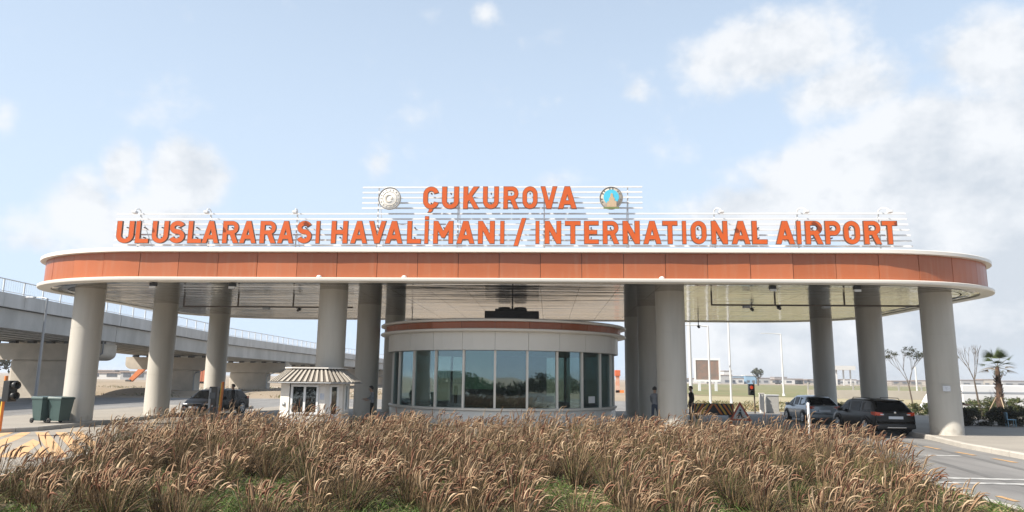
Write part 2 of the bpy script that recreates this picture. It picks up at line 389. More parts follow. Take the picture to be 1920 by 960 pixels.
orange_panel_b = mat('orange_panel_faded', (.45, .135, .052), .36, var=.08, vscale=.5)
for pm in (orange_panel, orange_panel_b):
    t = pm.node_tree; bsd = t.nodes['Principled BSDF']; oi = t.nodes.new('ShaderNodeObjectInfo'); hv = t.nodes.new('ShaderNodeHueSaturation')
    mr_ = t.nodes.new('ShaderNodeMapRange'); mr_.inputs[3].default_value = .90; mr_.inputs[4].default_value = 1.10; t.links.new(oi.outputs['Random'], mr_.inputs[0]); t.links.new(mr_.outputs[0], hv.inputs['Value'])
    src = bsd.inputs['Base Color'].links[0].from_socket; t.links.new(src, hv.inputs['Color'])
    # rain-borne dust streaks down the sheets
    tcx = t.nodes.new('ShaderNodeTexCoord'); mpx = t.nodes.new('ShaderNodeMapping'); mpx.inputs['Scale'].default_value = (5, 5, .35); nzx = t.nodes.new('ShaderNodeTexNoise'); nzx.inputs['Scale'].default_value = 1.5; nzx.inputs['Detail'].default_value = 5
    t.links.new(tcx.outputs['Object'], mpx.inputs[0]); t.links.new(mpx.outputs[0], nzx.inputs['Vector']); rp_ = t.nodes.new('ShaderNodeMapRange'); rp_.inputs[1].default_value = .5; rp_.inputs[2].default_value = .8; rp_.inputs[4].default_value = .22; t.links.new(nzx.outputs['Fac'], rp_.inputs[0])
    mxd = t.nodes.new('ShaderNodeMix'); mxd.data_type = 'RGBA'; t.links.new(rp_.outputs[0], mxd.inputs[0]); t.links.new(hv.outputs[0], mxd.inputs[6]); mxd.inputs[7].default_value = (.36, .24, .16, 1); t.links.new(mxd.outputs[2], bsd.inputs['Base Color'])
canopy = thing('gate_canopy', 'long round-ended canopy with orange fascia on twelve grey columns', 'canopy', (0, 0, 0))
b = MB(); ring_strip(b, [(0, 6.99), (0, 7.12), (-.04, 7.15), (-.9, 7.19), (-.9, 6.99)]); sharp(b.build('upper_trim', white_trim, canopy), 40)
b = MB(); ring_strip(b, [(0, 5.83), (.02, 5.86), (.02, 5.95), (-.03, 5.975), (-.5, 5.985), (-.5, 5.83)]); sharp(b.build('lower_trim', white_trim, canopy), 40)
b = MB(); ring_strip(b, [(-.30, 5.97), (-.30, 7.0), (-.45, 7.0), (-.45, 5.97)]); b.build('fascia_backing', black_plastic, canopy)
rp = ring(-.85); b = MB(); b.prism(rp, 7.02, 7.10); b.build('roof_deck', mat('roof_deck', (.35, .34, .33), .8, var=.1), canopy)
# fascia panels: 1.585 m of the outline each, set out from the centre of the front
FO = -.22
def perim(d):
    """arc-length parametrised outline with normals"""
    p = ring(d, 48); L = [0]
    for i in range(len(p)): q = p[(i+1) % len(p)]; L.append(L[-1]+math.dist(p[i], q))
    return p, L
pp, LL = perim(FO); TOT = LL[-1]
def at_s(s):
    s %= TOT
    lo, hi = 0, len(LL)-1
    while hi-lo > 1:
        m_ = (lo+hi)//2
        if LL[m_] <= s: lo = m_
        else: hi = m_
    a, c = pp[lo], pp[(lo+1) % len(pp)]; t = (s-LL[lo])/max(1e-9, LL[lo+1]-LL[lo])
    return Vector((a[0]+(c[0]-a[0])*t, a[1]+(c[1]-a[1])*t))
# arc length of the front at x = -1.92 (a panel joint in the photo)
best = min((abs(at_s(s_).x+1.92)+abs(at_s(s_).y-(CY-HY-FO)) , s_) for s_ in [i*TOT/8000 for i in range(8000)])[1]
NP = round(TOT/1.585); PW = TOT/NP
for k in range(NP):
    s0 = best+k*PW+.009; s1 = best+(k+1)*PW-.009
    ns = 4; b = MB(); vs = []
    jit = random.uniform(-.012, .012)
    for i in range(ns+1):
        q = at_s(s0+(s1-s0)*i/ns); q2 = at_s(s0+(s1-s0)*i/ns+.02); t = (q2-q).normalized(); nn = Vector((t.y, -t.x))
        o_ = nn*(jit*(i/ns-.5)*2); qi = q-nn*.05
        vs += [(q.x+o_.x, q.y+o_.y, 5.99), (q.x+o_.x, q.y+o_.y, 6.985), (qi.x, qi.y, 5.99), (qi.x, qi.y, 6.985)]
    fs = []
    for i in range(ns):
        a = i*4; fs += [(a, a+4, a+5, a+1), (a+2, a+3, a+7, a+6), (a+1, a+5, a+7, a+3), (a, a+2, a+6, a+4)]
    fs += [(0, 1, 3, 2), (ns*4, ns*4+2, ns*4+3, ns*4+1)]
    b.add(vs, fs); b.build('fascia_panel', orange_panel if k % 3 else orange_panel_b, canopy)
# pale end pieces where the fascia turns
# soffit: mirror-like composite panels, long seams running front to back
m = bpy.data.materials.new('soffit_metal'); m.use_nodes = True; t = m.node_tree; bs = t.nodes['Principled BSDF']
bs.inputs['Base Color'].default_value = (.37, .36, .335, 1); bs.inputs['Metallic'].default_value = 1.0; bs.inputs['Roughness'].default_value = .09
tcn = t.nodes.new('ShaderNodeTexCoord'); mp = t.nodes.new('ShaderNodeMapping'); mp.inputs['Scale'].default_value = (.10, 1.5, 1)
t.links.new(tcn.outputs['Object'], mp.inputs[0]); nz = t.nodes.new('ShaderNodeTexNoise'); nz.inputs['Scale'].default_value = 1.0; nz.inputs['Detail'].default_value = 4
t.links.new(mp.outputs[0], nz.inputs['Vector']); bn = t.nodes.new('ShaderNodeBump'); bn.inputs['Strength'].default_value = .7; bn.inputs['Distance'].default_value = .10
t.links.new(nz.outputs['Fac'], bn.inputs['Height']); t.links.new(bn.outputs[0], bs.inputs['Normal'])
soffit_m = m
def clip_x(poly, xv, keep_gt):
    o = []
    for i in range(len(poly)):
        a, c = poly[i], poly[(i+1) % len(poly)]; ia = (a[0] > xv) == keep_gt; ic = (c[0] > xv) == keep_gt
        if ia: o.append(a)
        if ia != ic: t_ = (xv-a[0])/(c[0]-a[0]); o.append((xv, a[1]+(c[1]-a[1])*t_))
    return o
b = MB(); ring_strip(b, [(-.5, 5.846), (-1.15, 5.846), (-1.15, 5.90), (-.5, 5.90)]); b.build('soffit_border', soffit_m, canopy)
b = MB(); b.prism(ring(-.52), 5.93, 5.96); b.build('soffit_backing', black_plastic, canopy)
inner = ring(-1.22, 20); x0 = -1.92-1.585*14
for k in range(28):
    xa, xb = x0+k*1.585+.006, x0+(k+1)*1.585-.006
    pl = clip_x(clip_x(inner, xa, True), xb, False)
    if len(pl) < 3: continue
    b = MB(); b.prism(pl, 5.85+random.uniform(-.0015, .0015), 5.89); b.build('soffit_panel', soffit_m, canopy)
# columns
CA, CB, Y1, DY = 18.109, 7.209, 29.946, 6.22
cb = MB(); prof = [(.62, .10), (.62, .16), (.605, .18), (.60, .2), (.60, 2.145), (.594, 2.15), (.594, 2.158), (.60, 2.163), (.60, 4.095), (.594, 4.10), (.594, 4.108), (.60, 4.113), (.60, 5.86)]
cb.lathe(prof, 56)
# the two halves of the steel form leave a fine seam
colm = cb.mesh('column', concrete); colm.set_sharp_from_angle(angle=R(20))
COLS = []
for row in range(3):
    for x in (CX-CA, CX-CB, CX+CB, CX+CA):
        COLS.append(link('column', colm, canopy, (x, Y1+row*DY, 0), random.uniform(0, 6)))
# cable tubes and brown gantry rails slung under the soffit
def gantry(xa, xb, y, z, hang):
    b = MB(); b.box(xa, xb, y-.035, y+.035, z-.035, z+.035)
    for x in hang: b.box(x-.03, x+.03, y-.03, y+.03, z+.03, 5.86)
    return tag(b.build('hanging_rail', brown_steel), '', 'rail')
g = gantry(-17.6, -9.3, 33.0, 5.42, (-17.57, -14.9, -12.2, -9.6)); tag(g, 'brown equipment rail hanging under the soffit, left lanes', 'rail', 'rails hanging under the soffit')
g = gantry(7.2, 16.4, 31.6, 5.50, (7.23, 10.0, 13.0, 16.37)); tag(g, 'brown equipment rail hanging under the soffit, right lanes', 'rail', 'rails hanging under the soffit')
lens_w = mat('lamp_lens', (.85, .85, .83), .25)
for i, (x, lb) in enumerate(((-15.95, 'black square floodlight under canopy edge, leftmost'), (-12.68, 'black square floodlight under canopy edge, second from left'), (8.62, 'black square floodlight under canopy edge, second from right'), (11.8, 'black square floodlight under canopy edge, rightmost'))):
    f = thing('floodlight', lb, 'floodlight', (x, 27.45, 5.84), 0, 'floodlights under the front canopy edge')
    MB().bbox(-.13, .13, -.08, .08, -.15, -.01, .015).build('housing', black_plastic, f)
    q = MB(); q.add([(-.125, -.085, -.155), (.125, -.085, -.155), (.125, .08, -.155), (-.125, .08, -.155), (-.115, -.1, -.245), (.115, -.1, -.245), (.09, .03, -.225), (-.09, .03, -.225)], [(0, 1, 5, 4), (1, 2, 6, 5), (2, 3, 7, 6), (3, 0, 4, 7), (4, 5, 6, 7), (3, 2, 1, 0)])
    q.build('lens', lens_w, f)
    MB().box(-.03, .03, -.02, .02, -.02, .03).build('bracket', black_plastic, f)
def camera_unit(x, y, z, lb, drop=.3, rz=0):
    f = thing('surveillance_camera', lb, 'camera', (x, y, z), rz, 'cameras under the soffit')
    MB().tube([(0, 0, 0), (0, 0, -drop)], .025, 8).build('mount', dark_metal, f)
    h = MB(); h.tube([(0, .12, -drop-.04), (0, -.02, -drop-.06), (0, -.16, -drop-.1)], [.06, .075, .07], 10); h.build('housing', black_plastic, f)
    MB().box(-.09, .09, -.2, .14, -drop+.0, -drop+.015).build('sun_shield', dark_metal, f)
camera_unit(-11.9, 33.0, 5.40, 'black camera clamped to the left equipment rail', .05)
camera_unit(-10.7, 41.5, 5.84, 'black camera hanging low against the sky left of the booth', .55)
camera_unit(10.15, 31.6, 5.49, 'black camera clamped to the right equipment rail', .05)
camera_unit(10.0, 35.2, 5.84, 'small black dome camera in the middle of the right soffit', .12)
camera_unit(8.9, 42.5, 5.84, 'black camera hanging low against the sky right of the kiosk', .45)
camera_unit(-8.2, 42.0, 5.84, 'black camera half hidden beside the inner left columns', .45)
for (x, y, z, lb) in ((-13.5, 33, 5.36, 'grey sensor box under the left equipment rail'), (8.75, 31.6, 5.44, 'grey sensor box under the right equipment rail, near its left end'), (12.2, 31.6, 5.44, 'grey sensor box under the right equipment rail, beside a dark column')):
    o = MB().bbox(-.16, .16, -.1, .1, -.07, .03, .015).build('sensor_box', grey_steel); o.location = (x, y, z); tag(o, lb, 'sensor', 'sensor boxes on the equipment rails')
# small dome lamps on the lower trim
for x, lb in ((-8.95, 'small white dome on the lower trim, left of centre'), (-5.6, 'small white dome on the lower trim, above the kiosk'), (4.3, 'small white dome on the lower trim, right of the kiosk')):
    o = MB().lathe([(.10, 0), (.10, .03), (.075, .07), (.03, .09), (.001, .095)], 14).build('trim_dome', steel_white); o.location = (x, 26.80, 5.98); tag(o, lb, 'dome', 'small domes on the lower trim')
# notice on the right front column
o = MB().box(15.66, 15.96, 29.325, 29.335, 1.87, 2.09).build('notice', mat('notice_paper', (.75, .76, .78), .5, col2=(.55, .57, .62), vscale=14))
o.location = (0, -.0, 0); tag(o, 'small white notice stuck on the right front column', 'notice')

# ================================================================ roof sign
sign = thing('roof_sign', 'large orange airport lettering on white rail frames above the canopy', 'sign', (0, 0, 0))
def rail(x0, x1, z):
    MB().box(x0, x1, 27.18, 27.225, z-.03, z+.03).build('rail', steel_white, sign)
for i, z in enumerate((8.62, 8.405, 8.19, 7.975, 7.76, 7.545, 7.33)): rail(-17.62, 13.72+.03*i, z)
for z in (9.71, 9.495, 9.28, 9.065, 8.85): rail(-7.5, 3.68, z)
for i, x in enumerate((-16.65, -13.72, -10.14, -6.85, -3.62, -.19, 3.11, 6.45, 9.64, 12.72)):
    tall = 3 <= i <= 6; zt = 9.75 if tall else 8.66
    b = MB(); b.box(x-.022, x+.022, 27.235, 27.275, 7.12, zt)
    b.box(x-.03, x+.03, 28.4, 28.46, 7.12, 7.3)
    b.tube([(x, 27.3, zt-.1), (x+.02, 28.43, 7.25)], .016, 6); b.tube([(x, 27.3, (zt+7.1)/2), (x+.01, 27.9, 7.1)], .014, 6)
    b.build('post', steel_white, sign)
    if not tall:
        f = MB(); f.tube([(x, 27.26, zt), (x+.01, 27.2, zt+.1), (x+.04, 27.0, zt+.13), (x+.10, 26.75, zt+.05), (x+.13, 26.62, zt-.06)], .022, 6)
        a_ = f.build('lamp_arm', steel_white, sign)
        MB().bbox(x+.05, x+.22, 26.52, 26.70, zt-.16, zt-.06, .02).build('lamp_head', mat('lamp_head', (.7, .7, .7), .4), a_)
s = .2
def GL(ch):
    if ch == 'I': return .2, [[(0, 0), (.2, 0), (.2, 1), (0, 1)]]
    if ch == 'i': return .2, [[(0, 0), (.2, 0), (.2, 1), (0, 1)], [(-.005, 1.075), (.205, 1.075), (.205, 1.215), (-.005, 1.215)]]
    if ch == 'L': return .64, [[(0, 0), (.64, 0), (.64, .18), (.2, .18), (.2, 1), (0, 1)]]
    if ch == 'T': return .68, [[(.24, 0), (.44, 0), (.44, .82), (.68, .82), (.68, 1), (0, 1), (0, .82), (.24, .82)]]
    if ch == 'E': return .63, [[(0, 0), (.63, 0), (.63, .17), (.2, .17), (.2, .42), (.56, .42), (.56, .59), (.2, .59), (.2, .83), (.63, .83), (.63, 1), (0, 1)]]
    if ch == 'H': return .74, [[(0, 0), (.2, 0), (.2, .41), (.54, .41), (.54, 0), (.74, 0), (.74, 1), (.54, 1), (.54, .59), (.2, .59), (.2, 1), (0, 1)]]
    if ch == 'U': return .74, [[(0, 1)]+arc(.37, .35, .37, .35, 180, 360, 16)+[(.74, 1), (.54, 1)]+arc(.37, .35, .17, .17, 360, 180, 12)+[(.2, 1)]]
    if ch == 'O': return .72, [arc(.36, .36, .36, .36, 180, 360, 16)+arc(.36, .64, .36, .36, 0, 180, 16), arc(.36, .36, .16, .18, 180, 360, 12)+arc(.36, .64, .16, .18, 0, 180, 12)]
    if ch == 'C': return .70, [arc(.36, .64, .36, .36, 16, 180, 16)+arc(.36, .36, .36, .36, 180, 344, 16)+arc(.36, .36, .16, .18, 344, 180, 12)+arc(.36, .64, .16, .18, 180, 16, 12), [(.28, -.03), (.46, -.03), (.43, -.10), (.36, -.16), (.24, -.16), (.28, -.10)]]
    if ch == 'A': return .8, [[(0, 0), (.205, 0), (.265, .19), (.535, .19), (.595, 0), (.8, 0), (.51, 1), (.29, 1)], [(.318, .36), (.482, .36), (.4, .66)]]
    if ch == 'V': return .8, [[(0, 1), (.29, 0), (.51, 0), (.8, 1), (.595, 1), (.4, .31), (.205, 1)]]
    if ch == 'N': return .74, [[(0, 0), (.2, 0), (.2, .60), (.54, 0), (.74, 0), (.74, 1), (.54, 1), (.54, .40), (.2, 1), (0, 1)]]
    if ch == 'M': return .9, [[(0, 0), (.19, 0), (.19, .60), (.38, .26), (.52, .26), (.71, .60), (.71, 0), (.9, 0), (.9, 1), (.71, 1), (.45, .54), (.19, 1), (0, 1)]]
    if ch == 'K': return .74, [[(0, 0), (.2, 0), (.2, .30), (.275, .40), (.51, 0), (.74, 0), (.40, .57), (.72, 1), (.48, 1), (.2, .60), (.2, 1), (0, 1)]]
    if ch == 'R': return .74, [[(0, 0), (.2, 0), (.2, .40), (.34, .40), (.52, 0), (.74, 0), (.55, .425)]+arc(.42, .70, .30, .30, -62, 90, 14)+[(0, 1)], [(.2, .57)]+arc(.42, .70, .12, .13, -90, 90, 10)+[(.2, .83)]]
    if ch == 'P': return .72, [[(0, 0), (.2, 0), (.2, .38)]+arc(.41, .69, .31, .31, -90, 90, 16)+[(0, 1)], [(.2, .56)]+arc(.41, .69, .13, .13, -90, 90, 10)+[(.2, .82)]]
    if ch == '/': return .57, [[(0, -.1), (.19, -.1), (.57, 1.13), (.38, 1.13)]]
    if ch == 'S':
        c_ = arc(.345, .715, .235, .195, 22, 270, 22)[:-1]+arc(.345, .31, .245, .21, 90, -158, 22)
        Lf, Rt = [], []
        for i, p in enumerate(c_):
            a, e = Vector(c_[max(i-1, 0)]), Vector(c_[min(i+1, len(c_)-1)]); d = (e-a).normalized(); n_ = Vector((-d.y, d.x))*.098
            Lf.append((p[0]+n_.x, p[1]+n_.y)); Rt.append((p[0]-n_.x, p[1]-n_.y))
        return .69, [Lf+Rt[::-1]]
letter_face = mat('letter_orange', (.62, .105, .009), .35)
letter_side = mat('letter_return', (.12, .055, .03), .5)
GLM = {}
def glyph_mesh(ch):
    if ch in GLM: return GLM[ch]
    w, polys = GL(ch); cu = bpy.data.curves.new('glyph', 'CURVE'); cu.dimensions = '2D'; cu.fill_mode = 'BOTH'; cu.extrude = .36; cu.bevel_depth = .019; cu.bevel_resolution = 0
    for pl in polys:
        sp = cu.splines.new('POLY'); sp.points.add(len(pl)-1); sp.use_cyclic_u = True
        for i, p in enumerate(pl): sp.points[i].co = (p[0], p[1], 0, 1)
    ob = bpy.data.objects.new('glyph', cu); scene.collection.objects.link(ob)
    dg = bpy.context.evaluated_depsgraph_get(); me = bpy.data.meshes.new_from_object(ob.evaluated_get(dg)); bpy.data.objects.remove(ob)
    me.name = 'letter'; me.materials.clear(); me.materials.append(letter_face); me.materials.append(letter_side)
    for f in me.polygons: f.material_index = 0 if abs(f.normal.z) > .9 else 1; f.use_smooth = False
    GLM[ch] = (w, me); return GLM[ch]
LOW = [('U',-17.38,-16.65),('L',-16.59,-16.02),('U',-15.91,-15.22),('S',-15.2,-14.54),('L',-14.43,-13.84),('A',-13.84,-13.14),('R',-13.01,-12.34),('A',-12.31,-11.62),('R',-11.49,-10.82),('A',-10.77,-10.11),('S',-10.0,-9.38),('I',-9.23,-9.06),('H',-8.61,-7.94),('A',-7.83,-7.15),('V',-7.11,-6.41),('A',-6.45,-5.74),('L',-5.58,-5.01),('i',-4.89,-4.72),('M',-4.54,-3.74),('A',-3.62,-2.9),('N',-2.78,-2.11),('I',-1.91,-1.73),('/',-1.38,-0.88),('I',-0.53,-0.36),('N',-0.17,0.49),('T',0.62,1.24),('E',1.36,1.94),('R',2.08,2.72),('N',2.85,3.52),('A',3.64,4.34),('T',4.38,4.97),('I',5.13,5.3),('O',5.46,6.07),('N',6.24,6.87),('A',7.01,7.72),('L',7.78,8.36),('A',8.67,9.39),('I',9.46,9.64),('R',9.79,10.45),('P',10.53,11.12),('O',11.22,11.84),('R',11.97,12.62),('T',12.65,13.24)]
UPP = [('C',-4.99,-4.36),('U',-4.24,-3.55),('K',-3.39,-2.74),('U',-2.61,-1.97),('R',-1.8,-1.18),('O',-1.05,-0.44),('V',-0.33,0.33),('A',0.35,1.09)]
LH = .885
for row, z0 in ((LOW, 7.365), (UPP, 8.76)):
    for ch, xa, xb in row:
        w, me = glyph_mesh(ch); o = link('letter', me, sign)
        g_ = .018; o.location = (xa+g_, 26.94, z0); o.rotation_euler = (math.pi/2, 0, 0); o.scale = ((xb-xa-2*g_)/w, LH, .12)
        lg = MB()
        for zz in (z0+.25, z0+.65):
            lg.box((xa+xb)/2-.02, (xa+xb)/2+.02, 26.995, 27.185, zz-.02, zz+.02)
        lg.build('stand_off', letter_side, sign)
# round emblem on the left: cream disc with rings of small stars and a relief centre
em_w = mat('emblem_cream', (.92, .90, .85), .45, var=.08, vscale=6); em_g = mat('emblem_gilt', (.66, .60, .50), .4); em_d = mat('emblem_edge', (.2, .19, .18), .5)
MY = Matrix.Translation((0, 0, 0)) @ Matrix.Rotation(math.pi/2, 4, 'X')
e1 = MB().lathe([(.001, .05), (.43, .05), (.45, .03), (.45, -.05), (.001, -.05)], 48, MY).build('emblem', [em_w], sign); e1.location = (-6.33, 26.95, 9.18)
MB().lathe([(.455, .045), (.455, .06), (.425, .065), (.425, .045)], 48, MY).build('rim', em_d, e1)
MB().lathe([(.29, .05), (.29, .062), (.272, .062), (.272, .05)], 40, MY).build('inner_ring', em_g, e1)
st = MB()
for k in range(16):
    a = 2*math.pi*k/16; cx_, cz_ = .355*math.cos(a), .355*math.sin(a)
    pts = [(cx_+(.036 if j % 2 == 0 else .016)*math.cos(math.pi*j/5+a), cz_+(.036 if j % 2 == 0 else .016)*math.sin(math.pi*j/5+a)) for j in range(10)]
    st.prism(pts, .051, .064, 0, MY)
st.build('star_circle', em_g, e1)
cr = MB()
cr.prism(arc(-.04, 0, .16, .16, 40, 320, 20)+arc(.0, 0, .13, .13, 312, 48, 16), .051, .068, 0, MY)
cr.prism([(.09+(.065 if j % 2 == 0 else .028)*math.cos(math.pi*j/5), (.065 if j % 2 == 0 else .028)*math.sin(math.pi*j/5)) for j in range(10)], .051, .068, 0, MY)
cr.build('crescent_and_star', em_g, e1)
# emblem on the right: ring with marks, blue field, sandstone tower on a green base
em_ring = mat('emblem_ring', (.60, .53, .44), .5, var=.2, vscale=9); em_blue = mat('emblem_blue', (.09, .55, .75), .4); em_sand = mat('emblem_sand', (.62, .46, .30), .5, var=.15, vscale=12); em_green = mat('emblem_green', (.20, .24, .09), .5)
e2 = MB().lathe([(.001, .05), (.43, .05), (.45, .03), (.45, -.05), (.001, -.05)], 48, MY).build('emblem', em_ring, sign); e2.location = (2.43, 26.95, 9.18)
MB().lathe([(.455, .045), (.455, .06), (.43, .065), (.43, .045)], 48, MY).build('rim', em_d, e2)
MB().prism(arc(0, .04, .30, .30, 0, 360, 40)[:-1], .051, .06, 0, MY).build('blue_field', em_blue, e2)
tw = MB(); tw.prism([(-.16, -.36), (.20, -.36), (.20, -.12), (.13, -.12), (.13, -.02), (.08, .03), (.06, .16), (.02, .2), (-.02, .16), (-.04, .03), (-.09, -.03), (-.09, -.14), (-.16, -.14)], .061, .075, 0, MY); tw.build('tower', em_sand, e2)
MB().prism([(-.30, -.44), (.30, -.44), (.30, -.37), (-.30, -.37)], .06, .085, 0, MY).build('base_bar', em_green, e2)
mk = MB()
for k in range(14):
    a = R(-25+230*k/13); c_, s_ = math.cos(a), math.sin(a); q = [(-.022, -.03), (.022, -.03), (.03, .03), (-.03, .03)]
    if k % 3 == 2: continue
    mk.prism([(.375*c_+u*s_+v*c_, .04*0+.375*s_-u*c_+v*s_) for u, v in q], .051, .06, 0, MY)
mk.build('ring_marks', em_d, e2)

# ================================================================ round kiosk
KX, KY, NK = -2.3, 36.17, 25
kiosk = thing('control_kiosk', 'round glazed control kiosk with orange and white roof band under the canopy', 'kiosk', (KX, KY, 0))
def krot(k, r): t = 2*math.pi*k/NK; return (r*math.sin(t), -r*math.cos(t))
MB().lathe([(5.62, .1), (5.62, .80), (5.30, .82), (5.30, .1)], 100).build('base_wall', grey_panel, kiosk)
sharp(MB().lathe([(5.3, .80), (5.68, .81), (5.69, .83), (5.69, .89), (5.66, .91), (5.3, .915)], 100).build('sill', white_trim, kiosk))
sharp(MB().lathe([(6.18, 4.60), (6.18, 4.68), (6.12, 4.72), (5.8, 4.73), (5.8, 4.60), (6.18, 4.60)], 100).build('upper_trim', white_trim, kiosk))
sharp(MB().lathe([(6.14, 4.17), (6.18, 4.20), (6.18, 4.27), (6.14, 4.29), (5.0, 4.29), (5.0, 4.17), (6.14, 4.17)], 100).build('lower_trim', white_trim, kiosk))
MB().lathe([(5.86, 4.28), (5.86, 4.61), (5.7, 4.61)], 80).build('band_backing', black_plastic, kiosk)
MB().lathe([(5.70, 3.38), (5.70, 4.19)], 80).build('panel_backing', black_plastic, kiosk)
MB().lathe([(5.78, 3.375), (5.1, 3.36), (.01, 3.36)], 80).build('ceiling', mat('kiosk_ceiling', (.5, .5, .48), .8), kiosk)
def arc_panel(name, r, z0, z1, th, m_, k, gap=.006):
    b = MB(); vs = []; ns = 3; a0 = 2*math.pi*k/NK+gap/r; a1 = 2*math.pi*(k+1)/NK-gap/r
    for i in range(ns+1):
        a = a0+(a1-a0)*i/ns
        for rr, z in ((r, z0), (r, z1), (r-th, z0), (r-th, z1)): vs.append((rr*math.sin(a), -rr*math.cos(a), z))
    fs = []
    for i in range(ns):
        a = i*4; fs += [(a, a+4, a+5, a+1), (a+2, a+3, a+7, a+6), (a+1, a+5, a+7, a+3), (a, a+2, a+6, a+4)]
    fs += [(0, 1, 3, 2), (ns*4, ns*4+2, ns*4+3, ns*4+1)]
    b.add(vs, fs); return b.build(name, m_, kiosk)
kglass = glass_mat('kiosk_glass', (.62, .70, .67), .17, (.62, .76, .80))
blind_m = mat('green_blind', (.34, .62, .36), .7); blind_d = mat('dark_blind', (.07, .09, .10), .7)
mull = MB(); mull.box(-.045, .045, -.09, .05, .90, 3.37); mullm = mull.mesh('mullion', white_trim)
wid = 2*5.5*math.sin(math.pi/NK)-.09
gl = MB(); gl.box(-wid/2, wid/2, -.006, .006, .915, 3.365); glm = gl.mesh('window_pane', kglass)
bl = MB(); bl.box(-wid/2+.02, wid/2-.02, .06, .066, 1.75, 3.34); bl.box(-wid/2+.02, wid/2-.02, .05, .075, 1.71, 1.75); blm = bl.mesh('roller_blind', [blind_m])
for k in range(NK):
    arc_panel('fascia_panel', 5.92, 4.293, 4.595, .05, orange_panel, k)
    arc_panel('band_panel', 5.78, 3.38, 4.166, .06, grey_panel, k)
    x, y = krot(k, 5.5); link('mullion', mullm, kiosk, (x, y, 0), 2*math.pi*k/NK)
    x, y = krot(k+.5, 5.5*math.cos(math.pi/NK)); pn = link('window_pane', glm, kiosk, (x, y, 0), 2*math.pi*(k+.5)/NK)
    if k == NK-1:
        q = link('roller_blind', blm, pn); q['label'] = 'green roller blind pulled half down'
# what shows through the glass
MB().bbox(-2.2, 2.2, 1.2, 3.6, .15, 3.35, .03).build('inner_room', mat('inner_room', (.16, .16, .15), .8), kiosk)
dk = MB()
for k in range(-5, 5):
    a = 2*math.pi*(k+.5)/NK; Mx = Matrix.Rotation(a, 4, 'Z'); dk.box(-.58, .58, -4.95, -4.25, .92, .97, 0, Mx); dk.box(-.58, .58, -4.4, -4.3, .16, .92, 0, Mx)
dk.build('counter', mat('counter', (.14, .13, .12), .5), kiosk)
MB().lathe([(5.3, .14), (.01, .14)], 60).build('floor', mat('kiosk_floor', (.16, .15, .14), .6), kiosk)
for (a, r_, lb) in ((-.42, 4.55, 'dark monitor on the counter behind the third pane'), (.05, 4.55, 'dark monitor on the counter behind the green blind'), (.52, 4.55, 'dark monitor on the counter behind the right panes')):
    t_ = thing('monitor', lb, 'monitor', (KX+r_*math.sin(a), KY-r_*math.cos(a), .97), a, 'monitors in the kiosk')
    MB().bbox(-.3, .3, -.02, .02, .1, .46, .01).build('screen', black_plastic, t_); MB().box(-.03, .03, -.02, .02, .02, .1).build('stem', black_plastic, t_); MB().box(-.12, .12, -.08, .08, 0, .02).build('foot', black_plastic, t_)
o = MB().box(-.24, .24, -.004, .004, 0, .30).build('paper_notice', mat('paper', (.8, .8, .8), .6)); a = 2*math.pi*3.5/NK
o.location = (KX+5.52*math.sin(a), KY-5.52*math.cos(a), 1.12); o.rotation_euler = (0, 0, a); tag(o, 'white paper notice inside the right end of the kiosk glazing', 'notice')
MB().lathe([(5.8, 4.64), (5.8, 4.70), (.001, 4.755)], 80).build('roof', mat('kiosk_roof', (.10, .10, .10), .7, var=.3, vscale=.6), kiosk)
# air handling unit on the kiosk roof
ac = thing('air_handling_unit', 'black air handling unit on the kiosk roof', 'air conditioner', (KX+.45, KY-.4, 4.77))
MB().bbox(-1.36, 1.36, -.6, .6, .06, .74, .03).build('casing', dark_metal, ac)
for k in range(8): MB().box(-1.28, 1.28, -.625, -.602, .12+k*.068, .145+k*.068).build('louvre', black_plastic, ac)
MB().bbox(-.85, .75, -.45, .45, .745, .86, .03).build('fan_deck', black_plastic, ac)
for x in (-.4, .4): MB().lathe([(.3, .86), (.32, .96), (.28, .97), (.27, .87)], 24, Matrix.Translation((x, 0, 0))).build('fan_ring', black_plastic, ac)
for x in (-1.2, 1.2): MB().box(x-.05, x+.05, -.55, .55, -.01, .06).build('foot_rail', dark_metal, ac)
MB().tube([(0, .1, .74), (0, .1, 1.07)], .05, 10).build('pipe', dark_metal, ac)
